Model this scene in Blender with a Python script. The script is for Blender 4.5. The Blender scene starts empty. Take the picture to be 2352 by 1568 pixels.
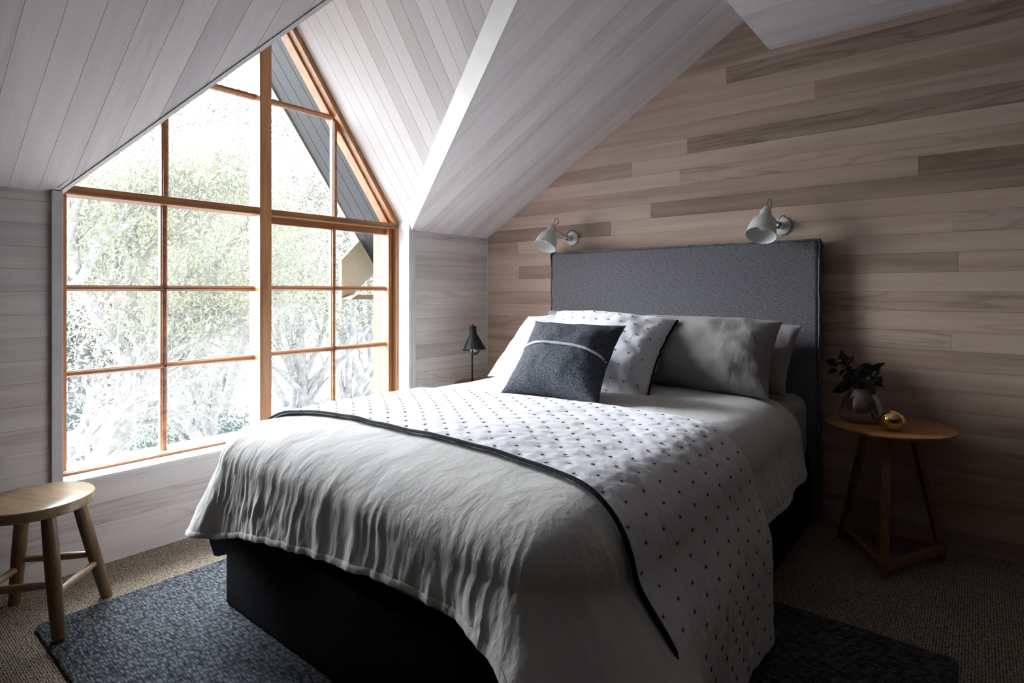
import bpy, bmesh, math, random
from mathutils import Vector, Matrix, noise
PI = math.pi
sc = bpy.context.scene

# ------------------------------------------------------------------ camera
cam_d = bpy.data.cameras.new('camera')
cam = bpy.data.objects.new('camera', cam_d)
sc.collection.objects.link(cam)
cam_d.sensor_width = 36.0
cam_d.lens = 1320 / 2352 * 36
cam_d.shift_y = -(784 - 668) / 2352
cam_d.clip_start = 0.05
cam_d.clip_end = 200
cam.location = (0, 0, 1.18)
cam.rotation_euler = (PI / 2, 0, math.radians(39.133))
sc.camera = cam

# ------------------------------------------------------------------ overcast sky, exposure
world = bpy.data.worlds.new('overcast_sky')
sc.world = world
world.use_nodes = True
bg = world.node_tree.nodes['Background']
# veiled overcast sky with a broad bright patch high on the window side
wt = world.node_tree
_tc = wt.nodes.new('ShaderNodeTexCoord')
_dt = wt.nodes.new('ShaderNodeVectorMath')
_dt.operation = 'DOT_PRODUCT'
wt.links.new(_tc.outputs['Generated'], _dt.inputs[0])
_dt.inputs[1].default_value = Vector((-.76, -.20, .60)).normalized()
_mx = wt.nodes.new('ShaderNodeMath')
_mx.operation = 'MAXIMUM'
_mx.inputs[1].default_value = 0.0
wt.links.new(_dt.outputs['Value'], _mx.inputs[0])
_sq = wt.nodes.new('ShaderNodeMath')
_sq.operation = 'POWER'
_sq.inputs[1].default_value = 8.0
wt.links.new(_mx.outputs[0], _sq.inputs[0])
_ma = wt.nodes.new('ShaderNodeMath')
_ma.operation = 'MULTIPLY_ADD'
_ma.inputs[1].default_value = 75.0
_ma.inputs[2].default_value = 3.5
wt.links.new(_sq.outputs[0], _ma.inputs[0])
wt.links.new(_ma.outputs[0], bg.inputs[1])
bg.inputs[0].default_value = (0.905, 0.945, 1.0, 1)
vs = sc.view_settings
vs.view_transform = 'Standard'
vs.look = 'None'
vs.gamma = 1
vs.exposure = 0.5
vs.use_curve_mapping = False
pl = bpy.data.lights.new('window_portal', 'AREA')
pl.shape = 'RECTANGLE'
pl.size = 1.95
pl.size_y = 2.45
pl.cycles.is_portal = True
plo = bpy.data.objects.new('window_portal', pl)
sc.collection.objects.link(plo)
plo.location = (-3.2, 1.59, 1.55)
plo.rotation_euler = (0, -PI / 2, 0)
plo.rotation_euler = Vector((1, 0, 0)).to_track_quat('-Z', 'Z').to_euler()
sc.cycles.max_bounces = 8
sc.cycles.diffuse_bounces = 5
sc.cycles.glossy_bounces = 3
sc.cycles.transmission_bounces = 6
sc.cycles.transparent_max_bounces = 12
sc.cycles.caustics_reflective = False
sc.cycles.caustics_refractive = False
sc.cycles.sample_clamp_indirect = 6

# ------------------------------------------------------------------ measuring helpers
F, CX, HY, H = 1320.0, 1176.0, 668.0, 1.18
S, C = 0.6311234, 0.7756824


def ray(x, y):
    r = (x - CX) / F
    return (r * C - S, r * S + C, (HY - y) / F)


def on_x(x, y, X):
    d = ray(x, y)
    z = X / d[0]
    return Vector((X, d[1] * z, H + d[2] * z))


def on_y(x, y, Y):
    d = ray(x, y)
    z = Y / d[1]
    return Vector((d[0] * z, Y, H + d[2] * z))


# ------------------------------------------------------------------ materials
class N:
    def __init__(s, name):
        s.m = bpy.data.materials.new(name)
        s.m.use_nodes = True
        s.nt = s.m.node_tree
        s.nt.nodes.clear()
        s.out = s.nt.nodes.new('ShaderNodeOutputMaterial')

    def n(s, t, **kw):
        nd = s.nt.nodes.new(t)
        for k, v in kw.items():
            if k.startswith('i_'):
                key = k[2:]
                key = int(key) if key.isdigit() else key.replace('_', ' ')
                s.set(nd.inputs[key], v)
            else:
                setattr(nd, k, v)
        return nd

    def set(s, sock, v):
        if hasattr(v, 'links') or hasattr(v, 'is_linked'):
            s.nt.links.new(v, sock)
        else:
            sock.default_value = v

    def math(s, op, a, b=None, c=None):
        nd = s.nt.nodes.new('ShaderNodeMath')
        nd.operation = op
        s.set(nd.inputs[0], a)
        if b is not None:
            s.set(nd.inputs[1], b)
        if c is not None:
            s.set(nd.inputs[2], c)
        return nd.outputs[0]

    def mix(s, f, a, b, mode='MIX'):
        nd = s.nt.nodes.new('ShaderNodeMix')
        nd.data_type = 'RGBA'
        nd.blend_type = mode
        s.set(nd.inputs[0], f)
        s.set(nd.inputs[6], a)
        s.set(nd.inputs[7], b)
        return nd.outputs[2]

    def ramp(s, f, stops):
        nd = s.nt.nodes.new('ShaderNodeValToRGB')
        s.set(nd.inputs[0], f)
        el = nd.color_ramp.elements
        while len(el) < len(stops):
            el.new(0.5)
        for e, (p, c) in zip(el, stops):
            e.position = p
            e.color = c if len(c) == 4 else (*c, 1)
        return nd.outputs[0]

    def noise(s, vec, scale, detail=3, rough=0.5, dist=0.0):
        nd = s.n('ShaderNodeTexNoise', i_Scale=scale, i_Detail=detail, i_Roughness=rough, i_Distortion=dist)
        s.set(nd.inputs['Vector'], vec)
        return nd.outputs[0]

    def mapping(s, vec, scale=(1, 1, 1), rot=(0, 0, 0), loc=(0, 0, 0)):
        nd = s.n('ShaderNodeMapping')
        s.set(nd.inputs[0], vec)
        nd.inputs[1].default_value = loc
        nd.inputs[2].default_value = rot
        nd.inputs[3].default_value = scale
        return nd.outputs[0]

    def bump(s, h, strength=0.5, dist=0.01, nrm=None):
        nd = s.n('ShaderNodeBump', i_Strength=strength, i_Distance=dist)
        s.set(nd.inputs['Height'], h)
        if nrm is not None:
            s.set(nd.inputs['Normal'], nrm)
        return nd.outputs[0]

    def bsdf(s, col, rough=0.6, nrm=None, metal=0.0, spec=0.5, sheen=0.0):
        b = s.n('ShaderNodeBsdfPrincipled')
        s.set(b.inputs['Base Color'], col if hasattr(col, 'links') or len(col) == 4 else (*col, 1))
        s.set(b.inputs['Roughness'], rough)
        b.inputs['Metallic'].default_value = metal
        b.inputs['Specular IOR Level'].default_value = spec
        b.inputs['Sheen Weight'].default_value = sheen
        if nrm is not None:
            s.set(b.inputs['Normal'], nrm)
        s.nt.links.new(b.outputs[0], s.out.inputs[0])
        return b

    @property
    def obj(s):
        return s.n('ShaderNodeTexCoord').outputs['Object']

    @property
    def uv(s):
        return s.n('ShaderNodeTexCoord').outputs['UV']


def c4(*c):
    return (*c, 1)


def board_mat(name, dark, mid, light, grain=0.5, rough=0.55, tint=(1.0, 0.93, 0.86), fig=1.0):
    """pale washed cedar lining boards: UV is metres along/across, attribute board = tone, seed"""
    m = N(name)
    at = m.n('ShaderNodeAttribute', attribute_name='board')
    sep = m.n('ShaderNodeSeparateColor')
    m.set(sep.inputs[0], at.outputs['Color'])
    tone, seed = sep.outputs[0], sep.outputs[1]
    off = m.n('ShaderNodeCombineXYZ')
    m.set(off.inputs[0], m.math('MULTIPLY', seed, 53.0))
    m.set(off.inputs[1], m.math('MULTIPLY', seed, 17.0))
    v = m.n('ShaderNodeVectorMath', operation='ADD')
    m.set(v.inputs[0], m.uv)
    m.set(v.inputs[1], off.outputs[0])
    v = v.outputs[0]
    broad = m.noise(m.mapping(v, (1.1, 16, 1)), 1.0, 4, 0.55, 0.3)
    fine = m.noise(m.mapping(v, (7, 300, 1)), 1.0, 3, 0.6, 0.2)
    # flat sawn figure on some boards
    warp = m.noise(m.mapping(v, (0.8, 7, 1)), 1.0, 2, 0.5, 0.0)
    ringv = m.math('ADD', m.math('MULTIPLY', warp, 60.0), 0.0)
    ring = m.math('SINE', ringv)
    ring = m.math('POWER', m.math('MULTIPLY_ADD', ring, 0.5, 0.5), 7.0)
    figsel = m.math('MULTIPLY', m.math('GREATER_THAN', m.math('FRACT', m.math('MULTIPLY', seed, 7.31)), 0.72), 0.5 * fig)
    t = m.math('ADD', tone, m.math('MULTIPLY', m.math('SUBTRACT', broad, 0.5), 1.7 * grain))
    t = m.math('ADD', t, m.math('MULTIPLY', m.math('SUBTRACT', fine, 0.5), 0.55 * grain))
    t = m.math('SUBTRACT', t, m.math('MULTIPLY', m.math('MULTIPLY', ring, figsel), 0.42))
    col = m.ramp(t, [(0.0, dark), (0.5, mid), (1.0, light)])
    hue = m.math('FRACT', m.math('MULTIPLY', seed, 3.77))
    col = m.mix(m.math('MULTIPLY', hue, 0.55), col, m.mix(1.0, col, c4(*tint), 'MULTIPLY'))
    nrm = m.bump(m.math('ADD', fine, m.math('MULTIPLY', ring, 0.3)), 0.12, 0.002)
    m.bsdf(col, rough, nrm, spec=0.3)
    return m.m


M = {}  # one washed cedar; each surface's light is put into its own tint
M['wall_bed'] = board_mat('washed_cedar_warm_lit', c4(.235, .17, .135), c4(.485, .37, .305), c4(.68, .54, .46), 0.6, tint=(1.0, .95, .82))
M['wall_win'] = board_mat('washed_cedar_grey_lit', c4(.38, .335, .325), c4(.64, .585, .565), c4(.78, .735, .72), 0.55, tint=(1.0, .96, .92))
M['slope'] = board_mat('washed_cedar_pale_lit', c4(.48, .455, .465), c4(.71, .685, .695), c4(.83, .815, .825), 0.5, tint=(1.0, .95, .93), fig=0.5)
M['dormer'] = board_mat('washed_cedar_white_lit', c4(.40, .375, .36), c4(.53, .505, .49), c4(.61, .59, .575), 0.3, tint=(1.0, .985, .95), fig=0.3)


def simple(name, col, rough=0.5, metal=0.0, spec=0.5, nscale=0, namt=0.0, bump=0.0):
    m = N(name)
    nrm = None
    colr = c4(*col)
    if nscale:
        nz = m.noise(m.obj, nscale, 4, 0.6)
        lo = c4(*[max(0, x * (1 - namt)) for x in col])
        hi = c4(*[min(1, x * (1 + namt)) for x in col])
        colr = m.ramp(nz, [(0.3, lo), (0.7, hi)])
        if bump:
            nrm = m.bump(nz, bump, 0.002)
    m.bsdf(colr, rough, nrm, metal, spec)
    return m.m


def wood(name, dark, light, axis=2, rough=0.4, scale=1.0, spec=0.4, knots=False):
    m = N(name)
    sc_ = [26 * scale] * 3
    sc_[axis] = 1.6 * scale
    sf = [150 * scale] * 3
    sf[axis] = 5 * scale
    a = m.noise(m.mapping(m.obj, tuple(sc_)), 1.0, 5, 0.6, 0.8)
    b = m.noise(m.mapping(m.obj, tuple(sf)), 1.0, 2, 0.6, 0.1)
    t = m.math('ADD', m.math('MULTIPLY', a, 0.75), m.math('MULTIPLY', b, 0.3))
    if knots:
        k = m.noise(m.mapping(m.obj, (60, 60, 18)), 1.0, 3, 0.7, 0.5)
        t = m.math('SUBTRACT', t, m.math('MULTIPLY', m.math('GREATER_THAN', k, 0.69), 0.25))
    col = m.ramp(t, [(0.32, dark), (0.68, light)])
    m.bsdf(col, rough, m.bump(t, 0.1, 0.002), spec=spec)
    return m.m


M['cedar_y'] = wood('oiled_cedar_rail', c4(.12, .047, .020), c4(.34, .148, .062), 1, 0.32)
M['cedar_z'] = wood('oiled_cedar_stile', c4(.23, .10, .042), c4(.44, .22, .098), 2, 0.32)
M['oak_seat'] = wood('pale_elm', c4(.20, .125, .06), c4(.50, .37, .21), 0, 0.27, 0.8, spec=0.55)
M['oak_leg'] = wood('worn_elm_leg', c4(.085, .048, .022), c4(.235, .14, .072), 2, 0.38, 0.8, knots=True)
M['oak_rung'] = wood('worn_elm_rung', c4(.20, .13, .07), c4(.38, .26, .15), 2, 0.28, 0.8, spec=0.55)
M['oak_table'] = wood('honey_oak', c4(.25, .11, .035), c4(.40, .20, .07), 0, 0.45, 0.8)
M['oak_table_leg'] = wood('honey_oak_leg', c4(.19, .10, .035), c4(.28, .155, .06), 2, 0.5, 0.8)
M['trim'] = simple('washed_trim', (.58, .55, .545), 0.5, nscale=9, namt=.06)
M['trim_light'] = simple('pale_trim', (.66, .64, .62), 0.5, nscale=9, namt=.04)
M['sill'] = simple('pale_sill', (.78, .76, .75), 0.45, nscale=12, namt=.03)
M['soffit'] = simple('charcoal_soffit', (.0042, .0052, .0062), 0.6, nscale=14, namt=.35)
M['barge'] = simple('cream_painted_barge', (.36, .36, .27), 0.6, nscale=5, namt=.05)
M['white_paint'] = simple('white_enamel', (.68, .69, .66), 0.45)
M['cord'] = simple('grey_cord', (.12, .12, .12), 0.6)
M['black_hole'] = simple('black_plastic', (.012, .012, .013), 0.4)
M['black_metal'] = simple('satin_black', (.008, .009, .010), 0.5, spec=0.3)
M['brass'] = simple('polished_brass', (.83, .56, .22), 0.07, 1.0)
M['dark_valance'] = None
M['back'] = simple('low_bounce_lining', (.035, .03, .028), 0.8, nscale=3, namt=.1)  # unseen walls coloured near-black to keep bounce light down
M['snow'] = simple('pale_snowy_ground', (.38, .385, .40), 0.9, nscale=0.8, namt=.05)


def glass_pane():
    m = N('window_glass')
    tr = m.n('ShaderNodeBsdfTransparent')
    tr.inputs[0].default_value = (0.97, 0.985, 0.985, 1)
    gl = m.n('ShaderNodeBsdfGlossy', i_Roughness=0.02)
    mx = m.n('ShaderNodeMixShader')
    mx.inputs[0].default_value = 0.04
    m.nt.links.new(tr.outputs[0], mx.inputs[1])
    m.nt.links.new(gl.outputs[0], mx.inputs[2])
    m.nt.links.new(mx.outputs[0], m.out.inputs[0])
    return m.m


def vessel_glass(name, tint, f0=0.08):
    m = N(name)
    tr = m.n('ShaderNodeBsdfTransparent')
    tr.inputs[0].default_value = c4(*tint)
    gl = m.n('ShaderNodeBsdfGlossy', i_Roughness=0.02)
    fr = m.n('ShaderNodeLayerWeight', i_Blend=0.35)
    mx = m.n('ShaderNodeMixShader')
    m.set(mx.inputs[0], m.math('ADD', m.math('MULTIPLY', fr.outputs['Facing'], 0.35), f0))
    m.nt.links.new(tr.outputs[0], mx.inputs[1])
    m.nt.links.new(gl.outputs[0], mx.inputs[2])
    m.nt.links.new(mx.outputs[0], m.out.inputs[0])
    return m.m


M['pane'] = glass_pane()
M['vase'] = vessel_glass('smoky_vase_glass', (.90, .89, .88))
M['bulb'] = vessel_glass('smoked_bulb_glass', (.52, .44, .40), 0.12)
M['bulb_white'] = simple('frosted_bulb', (.85, .85, .9), 0.3)


def linen(name, col, var=0.07, bscale=1.0, crumple=0.35, sheen=0.15):
    m = N(name)
    o = m.obj
    weave = m.noise(m.mapping(o, (900, 900, 900)), 1.0, 2, 0.6)
    slub = m.noise(m.mapping(o, (260, 38, 260)), 1.0, 3, 0.6)
    big = m.noise(o, 5.0, 3, 0.5, 0.4)
    cr = m.noise(m.mapping(o, (1, 1, 0.35)), 42 * bscale, 5, 0.6, 0.35)
    cr2 = m.noise(m.mapping(o, (1, 1, 0.5)), 12 * bscale, 4, 0.55, 0.5)
    t = m.math('ADD', m.math('MULTIPLY', slub, 0.5), m.math('MULTIPLY', big, 0.5))
    lo = c4(*[x * (1 - var) for x in col])
    hi = c4(*[min(1, x * (1 + var)) for x in col])
    colr = m.ramp(t, [(0.35, lo), (0.65, hi)])
    n1 = m.bump(cr2, crumple, 0.02)
    n2 = m.bump(cr, crumple, 0.008, n1)
    n3 = m.bump(weave, 0.10, 0.0006, n2)
    m.bsdf(colr, 0.85, n3, spec=0.15, sheen=sheen)
    return m.m


M['duvet'] = linen('washed_grey_linen', (.57, .56, .54), 0.05, 1.0, 0.40)
M['duvet_in'] = linen('dark_inner_face', (.16, .17, .20), 0.05)  # inner face of the duvet, darker than the outside
M['case_grey'] = linen('grey_linen_case', (.235, .225, .22), 0.05, 1.0, 0.38)
M['case_mauve'] = linen('mauve_grey_case', (.32, .295, .30), 0.04, 0.7, 0.2)
M['case_pale'] = linen('pale_grey_case', (.40, .39, .39), 0.04, 0.7, 0.22)
M['sheet'] = linen('grey_sheet', (.33, .315, .31), 0.04, 0.6, 0.15)
M['quilt'] = linen('white_quilted_cotton', (.71, .71, .75), 0.02, 0.8, 0.32)
M['binding'] = linen('black_binding', (.010, .011, .016), 0.2, 1, 0.2, 0.0)
M['stitch'] = simple('black_thread', (.012, .012, .016), 0.8)


def melange(name, lo, hi, scale=(420, 420, 120), bump=0.4, s2=None, bdist=0.0015, horizontal=True):
    m = N(name)
    a = m.noise(m.mapping(m.obj, scale), 1.0, 2, 0.7)
    if s2:
        b = m.noise(m.mapping(m.obj, s2), 1.0, 2, 0.7)
        t = m.math('MULTIPLY_ADD', b, 0.5, m.math('MULTIPLY', a, 0.5))
    else:
        t = a
    col = m.ramp(t, [(0.36, lo), (0.66, hi)])
    m.bsdf(col, 0.95, m.bump(t, bump, bdist), spec=0.04, sheen=0.0)
    return m.m


M['headboard'] = melange('charcoal_marl_linen', c4(.045, .047, .054), c4(.30, .298, .315), (55, 300, 480), 0.25, (420, 300, 110))
M['wool'] = melange('charcoal_boucle_wool', c4(.010, .012, .016), c4(.165, .18, .205), (330, 330, 330), 1.0, (150, 150, 150), 0.006)
M['dark_valance'] = melange('black_woven_cover', c4(.004, .004, .005), c4(.016, .016, .019), (90, 90, 420), 0.8, (260, 260, 60), 0.004)
M['yarn'] = simple('cream_yarn', (.68, .69, .70), 0.9, nscale=300, namt=.15, bump=.3)


def rug_mat():
    m = N('charcoal_braided_rug')
    o = m.obj
    w = m.n('ShaderNodeTexVoronoi', feature='F1')
    m.set(w.inputs['Vector'], m.mapping(o, (38, 128, 1), (0, 0, 0.10)))
    w.inputs['Scale'].default_value = 1.0
    w.inputs['Randomness'].default_value = 0.62
    nz = m.noise(m.mapping(o, (160, 380, 100)), 1.0, 3, 0.65)
    t = m.math('ADD', m.math('MULTIPLY', m.math('SUBTRACT', 1.0, w.outputs['Distance']), 0.65), m.math('MULTIPLY', nz, 0.5))
    col = m.ramp(t, [(0.38, c4(.008, .010, .013)), (0.60, c4(.07, .082, .095)), (0.85, c4(.18, .20, .215))])
    m.bsdf(col, 0.9, m.bump(t, 1.0, 0.012), spec=0.15)
    return m.m


def sisal_mat():
    m = N('beige_sisal_carpet')
    o = m.obj
    w = m.n('ShaderNodeTexVoronoi', feature='F1')
    m.set(w.inputs['Vector'], m.mapping(o, (118, 150, 1)))
    w.inputs['Scale'].default_value = 1.0
    w.inputs['Randomness'].default_value = 0.35
    nz = m.noise(m.mapping(o, (300, 300, 300)), 1.0, 2, 0.6)
    big = m.noise(o, 2.2, 3, 0.5)
    t = m.math('ADD', m.math('SUBTRACT', 1.0, w.outputs['Distance']), m.math('MULTIPLY', m.math('SUBTRACT', nz, 0.5), 0.35))
    col = m.ramp(t, [(0.32, c4(.014, .012, .009)), (0.55, c4(.23, .195, .15)), (0.92, c4(.64, .59, .49))])
    col = m.mix(m.math('MULTIPLY', big, 0.3), col, c4(.20, .165, .12))
    m.bsdf(col, 0.9, m.bump(t, 0.9, 0.005), spec=0.1)
    return m.m


M['rug'] = rug_mat()
M['sisal'] = sisal_mat()


def leaf_mat(name, a, b, trans=0.3):
    m = N(name)
    t = m.noise(m.mapping(m.obj, (3, 3, 3)), 1.0, 3, 0.6)
    col = m.ramp(t, [(0.35, a), (0.65, b)])
    if trans == 0:
        m.bsdf(col, 0.6, spec=0.3)
        return m.m
    df = m.n('ShaderNodeBsdfDiffuse')
    tl_ = m.n('ShaderNodeBsdfTranslucent')
    m.set(df.inputs[0], col)
    m.set(tl_.inputs[0], col)
    mx = m.n('ShaderNodeMixShader')
    mx.inputs[0].default_value = 0.45
    m.nt.links.new(df.outputs[0], mx.inputs[1])
    m.nt.links.new(tl_.outputs[0], mx.inputs[2])
    m.nt.links.new(mx.outputs[0], m.out.inputs[0])
    return m.m


M['gum_leaf'] = leaf_mat('gum_foliage', c4(.22, .235, .20), c4(.36, .36, .27))
M['gum_leaf_far'] = leaf_mat('gum_foliage_far', c4(.12, .125, .11), c4(.19, .192, .15))
M['shrub_leaf'] = leaf_mat('shrub_foliage', c4(.10, .15, .14), c4(.17, .22, .20))
M['bark'] = simple('pale_gum_bark', (.32, .315, .32), 0.8, nscale=6, namt=.35)
M['euc_leaf'] = leaf_mat('eucalyptus_leaf', c4(.08, .12, .10), c4(.17, .23, .22), 0)
M['euc_leaf_dark'] = leaf_mat('eucalyptus_leaf_dark', c4(.03, .05, .03), c4(.06, .085, .05), 0)
M['euc_nut'] = simple('gumnut', (.38, .37, .36), 0.7, nscale=200, namt=.3)
M['stem'] = simple('brown_stem', (.12, .085, .06), 0.7)


# ------------------------------------------------------------------ mesh helpers
def link(name, me, parent=None):
    o = bpy.data.objects.new(name, me)
    sc.collection.objects.link(o)
    if parent is not None:
        o.parent = parent
    return o


def tag(o, label=None, cat=None, group=None, kind=None):
    if label:
        o['label'] = label
    if cat:
        o['category'] = cat
    if group:
        o['group'] = group
    if kind:
        o['kind'] = kind
    return o


def empty(name, loc=(0, 0, 0), rz=0.0):
    o = bpy.data.objects.new(name, None)
    sc.collection.objects.link(o)
    o.location = loc
    o.rotation_euler = (0, 0, rz)
    o.empty_display_size = 0.1
    return o


class MB:
    def __init__(s):
        s.v, s.f = [], []

    def add(s, vs_, fs):
        k = len(s.v)
        s.v += [tuple(v) for v in vs_]
        s.f += [tuple(i + k for i in f) for f in fs]

    def smooth_tube(s, pts, rad, seg=8, sub=6):
        pts = [Vector(p) for p in pts]
        out = []
        for i in range(len(pts) - 1):
            p0, p1, p2, p3 = pts[max(0, i - 1)], pts[i], pts[i + 1], pts[min(len(pts) - 1, i + 2)]
            for k in range(sub):
                u = k / sub
                out.append(.5 * ((2 * p1) + (p2 - p0) * u + (2 * p0 - 5 * p1 + 4 * p2 - p3) * u * u + (3 * p1 - p0 - 3 * p2 + p3) * u ** 3))
        out.append(pts[-1])
        s.tube(out, rad, seg)

    def box(s, a, b):
        x0, y0, z0 = a
        x1, y1, z1 = b
        s.add([(x0, y0, z0), (x1, y0, z0), (x1, y1, z0), (x0, y1, z0), (x0, y0, z1), (x1, y0, z1), (x1, y1, z1), (x0, y1, z1)],
              [(0, 3, 2, 1), (4, 5, 6, 7), (0, 1, 5, 4), (1, 2, 6, 5), (2, 3, 7, 6), (3, 0, 4, 7)])

    def prism(s, poly, d):
        """extrude a 3D polygon by vector d"""
        n = len(poly)
        d = Vector(d)
        vs_ = [Vector(p) for p in poly] + [Vector(p) + d for p in poly]
        fs = [tuple(range(n))[::-1], tuple(range(n, 2 * n))] + [(i, (i + 1) % n, n + (i + 1) % n, n + i) for i in range(n)]
        s.add(vs_, fs)

    def tube(s, pts, rad, seg=12, caps=True, flat=None):
        pts = [Vector(p) for p in pts]
        n = len(pts)
        if not hasattr(rad, '__len__'):
            rad = [rad] * n
        up = Vector((0, 0, 1))
        t0 = (pts[1] - pts[0]).normalized()
        if abs(t0.dot(up)) > 0.9:
            up = Vector((0, 1, 0))
        a = t0.cross(up).normalized()
        k = len(s.v)
        for i in range(n):
            t = (pts[min(i + 1, n - 1)] - pts[max(i - 1, 0)]).normalized()
            a = (a - t * a.dot(t)).normalized()
            b = t.cross(a)
            for j in range(seg):
                an = 2 * PI * j / seg
                s.v.append(tuple(pts[i] + (a * math.cos(an) + b * math.sin(an)) * rad[i]))
        for i in range(n - 1):
            for j in range(seg):
                j2 = (j + 1) % seg
                s.f.append((k + i * seg + j, k + i * seg + j2, k + (i + 1) * seg + j2, k + (i + 1) * seg + j))
        if caps:
            s.f.append(tuple(k + j for j in range(seg))[::-1])
            s.f.append(tuple(k + (n - 1) * seg + j for j in range(seg)))

    def lathe(s, prof, seg=32, mat=None, caps=False):
        k = len(s.v)
        mat = mat or Matrix()
        n = len(prof)
        for r, z in prof:
            for j in range(seg):
                an = 2 * PI * j / seg
                s.v.append(tuple(mat @ Vector((r * math.cos(an), r * math.sin(an), z))))
        for i in range(n - 1):
            for j in range(seg):
                j2 = (j + 1) % seg
                s.f.append((k + i * seg + j, k + i * seg + j2, k + (i + 1) * seg + j2, k + (i + 1) * seg + j))
        if caps:
            s.f.append(tuple(k + j for j in range(seg))[::-1])
            s.f.append(tuple(k + (n - 1) * seg + j for j in range(seg)))

    def grid(s, fn, nu, nv, closed_u=False):
        k = len(s.v)
        for j in range(nv):
            for i in range(nu):
                s.v.append(tuple(fn(i, j)))
        for j in range(nv - 1):
            for i in range(nu if closed_u else nu - 1):
                i2 = (i + 1) % nu
                s.f.append((k + j * nu + i, k + j * nu + i2, k + (j + 1) * nu + i2, k + (j + 1) * nu + i))

    def build(s, name, mat, parent=None, smooth=False, weld=0, bevel=0, origin=None, angle=None):
        me = bpy.data.meshes.new(name)
        vs_ = s.v
        if origin is not None:
            ox, oy, oz = origin
            vs_ = [(x - ox, y - oy, z - oz) for x, y, z in vs_]
        me.from_pydata(vs_, [], s.f)
        bm = bmesh.new()
        bm.from_mesh(me)
        if weld:
            bmesh.ops.remove_doubles(bm, verts=bm.verts, dist=weld)
        if bevel:
            ed = [e for e in bm.edges if len(e.link_faces) == 2 and e.calc_face_angle(0) > 0.5]
            bmesh.ops.bevel(bm, geom=ed, offset=bevel, segments=2, profile=0.6, affect='EDGES')
        bmesh.ops.recalc_face_normals(bm, faces=bm.faces)
        bm.to_mesh(me)
        bm.free()
        if smooth:
            for p in me.polygons:
                p.use_smooth = True
            if angle is not None:
                try:
                    me.set_sharp_from_angle(angle=angle)
                except Exception:
                    pass
        for m_ in (mat if isinstance(mat, (list, tuple)) else [mat]):
            me.materials.append(m_)
        o = link(name, me, parent)
        if origin is not None:
            o.location = origin
            if parent is not None:
                o.location = Vector(origin) - parent.matrix_world.translation
        return o


def stitch_into(o, mb, mat):
    """add the stitches of mb to the cloth mesh of o as a second material"""
    me = o.data
    k = len(me.materials)
    me.materials.append(mat)
    t = bpy.data.meshes.new('tmp')
    t.from_pydata(mb.v, [], mb.f)
    bm = bmesh.new()
    bm.from_mesh(t)
    for f in bm.faces:
        f.material_index = k
    bm.to_mesh(t)
    bm.free()
    bm = bmesh.new()
    bm.from_mesh(me)
    bm.from_mesh(t)
    bm.to_mesh(me)
    bm.free()
    bpy.data.meshes.remove(t)


def copy_tree(o, parent=None):
    c = o.copy()
    sc.collection.objects.link(c)
    if parent is not None:
        c.parent = parent
    for ch in list(o.children):
        copy_tree(ch, c)
    return c


# ------------------------------------------------------------------ board lined surfaces
def clip(poly, ax, val, keep_less):
    out = []
    n = len(poly)
    for i in range(n):
        a, b = poly[i], poly[(i + 1) % n]
        ia = (a[ax] <= val) if keep_less else (a[ax] >= val)
        ib = (b[ax] <= val) if keep_less else (b[ax] >= val)
        if ia:
            out.append(a)
        if ia != ib:
            t = (val - a[ax]) / (b[ax] - a[ax])
            out.append((a[0] + t * (b[0] - a[0]), a[1] + t * (b[1] - a[1])))
    return out


def strip(poly, u0, u1, v0, v1):
    for ax, val, kl in ((0, u0, False), (0, u1, True), (1, v0, False), (1, v1, True)):
        if len(poly) < 3:
            return []
        poly = clip(poly, ax, val, kl)
    return poly if len(poly) >= 3 else []


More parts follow.
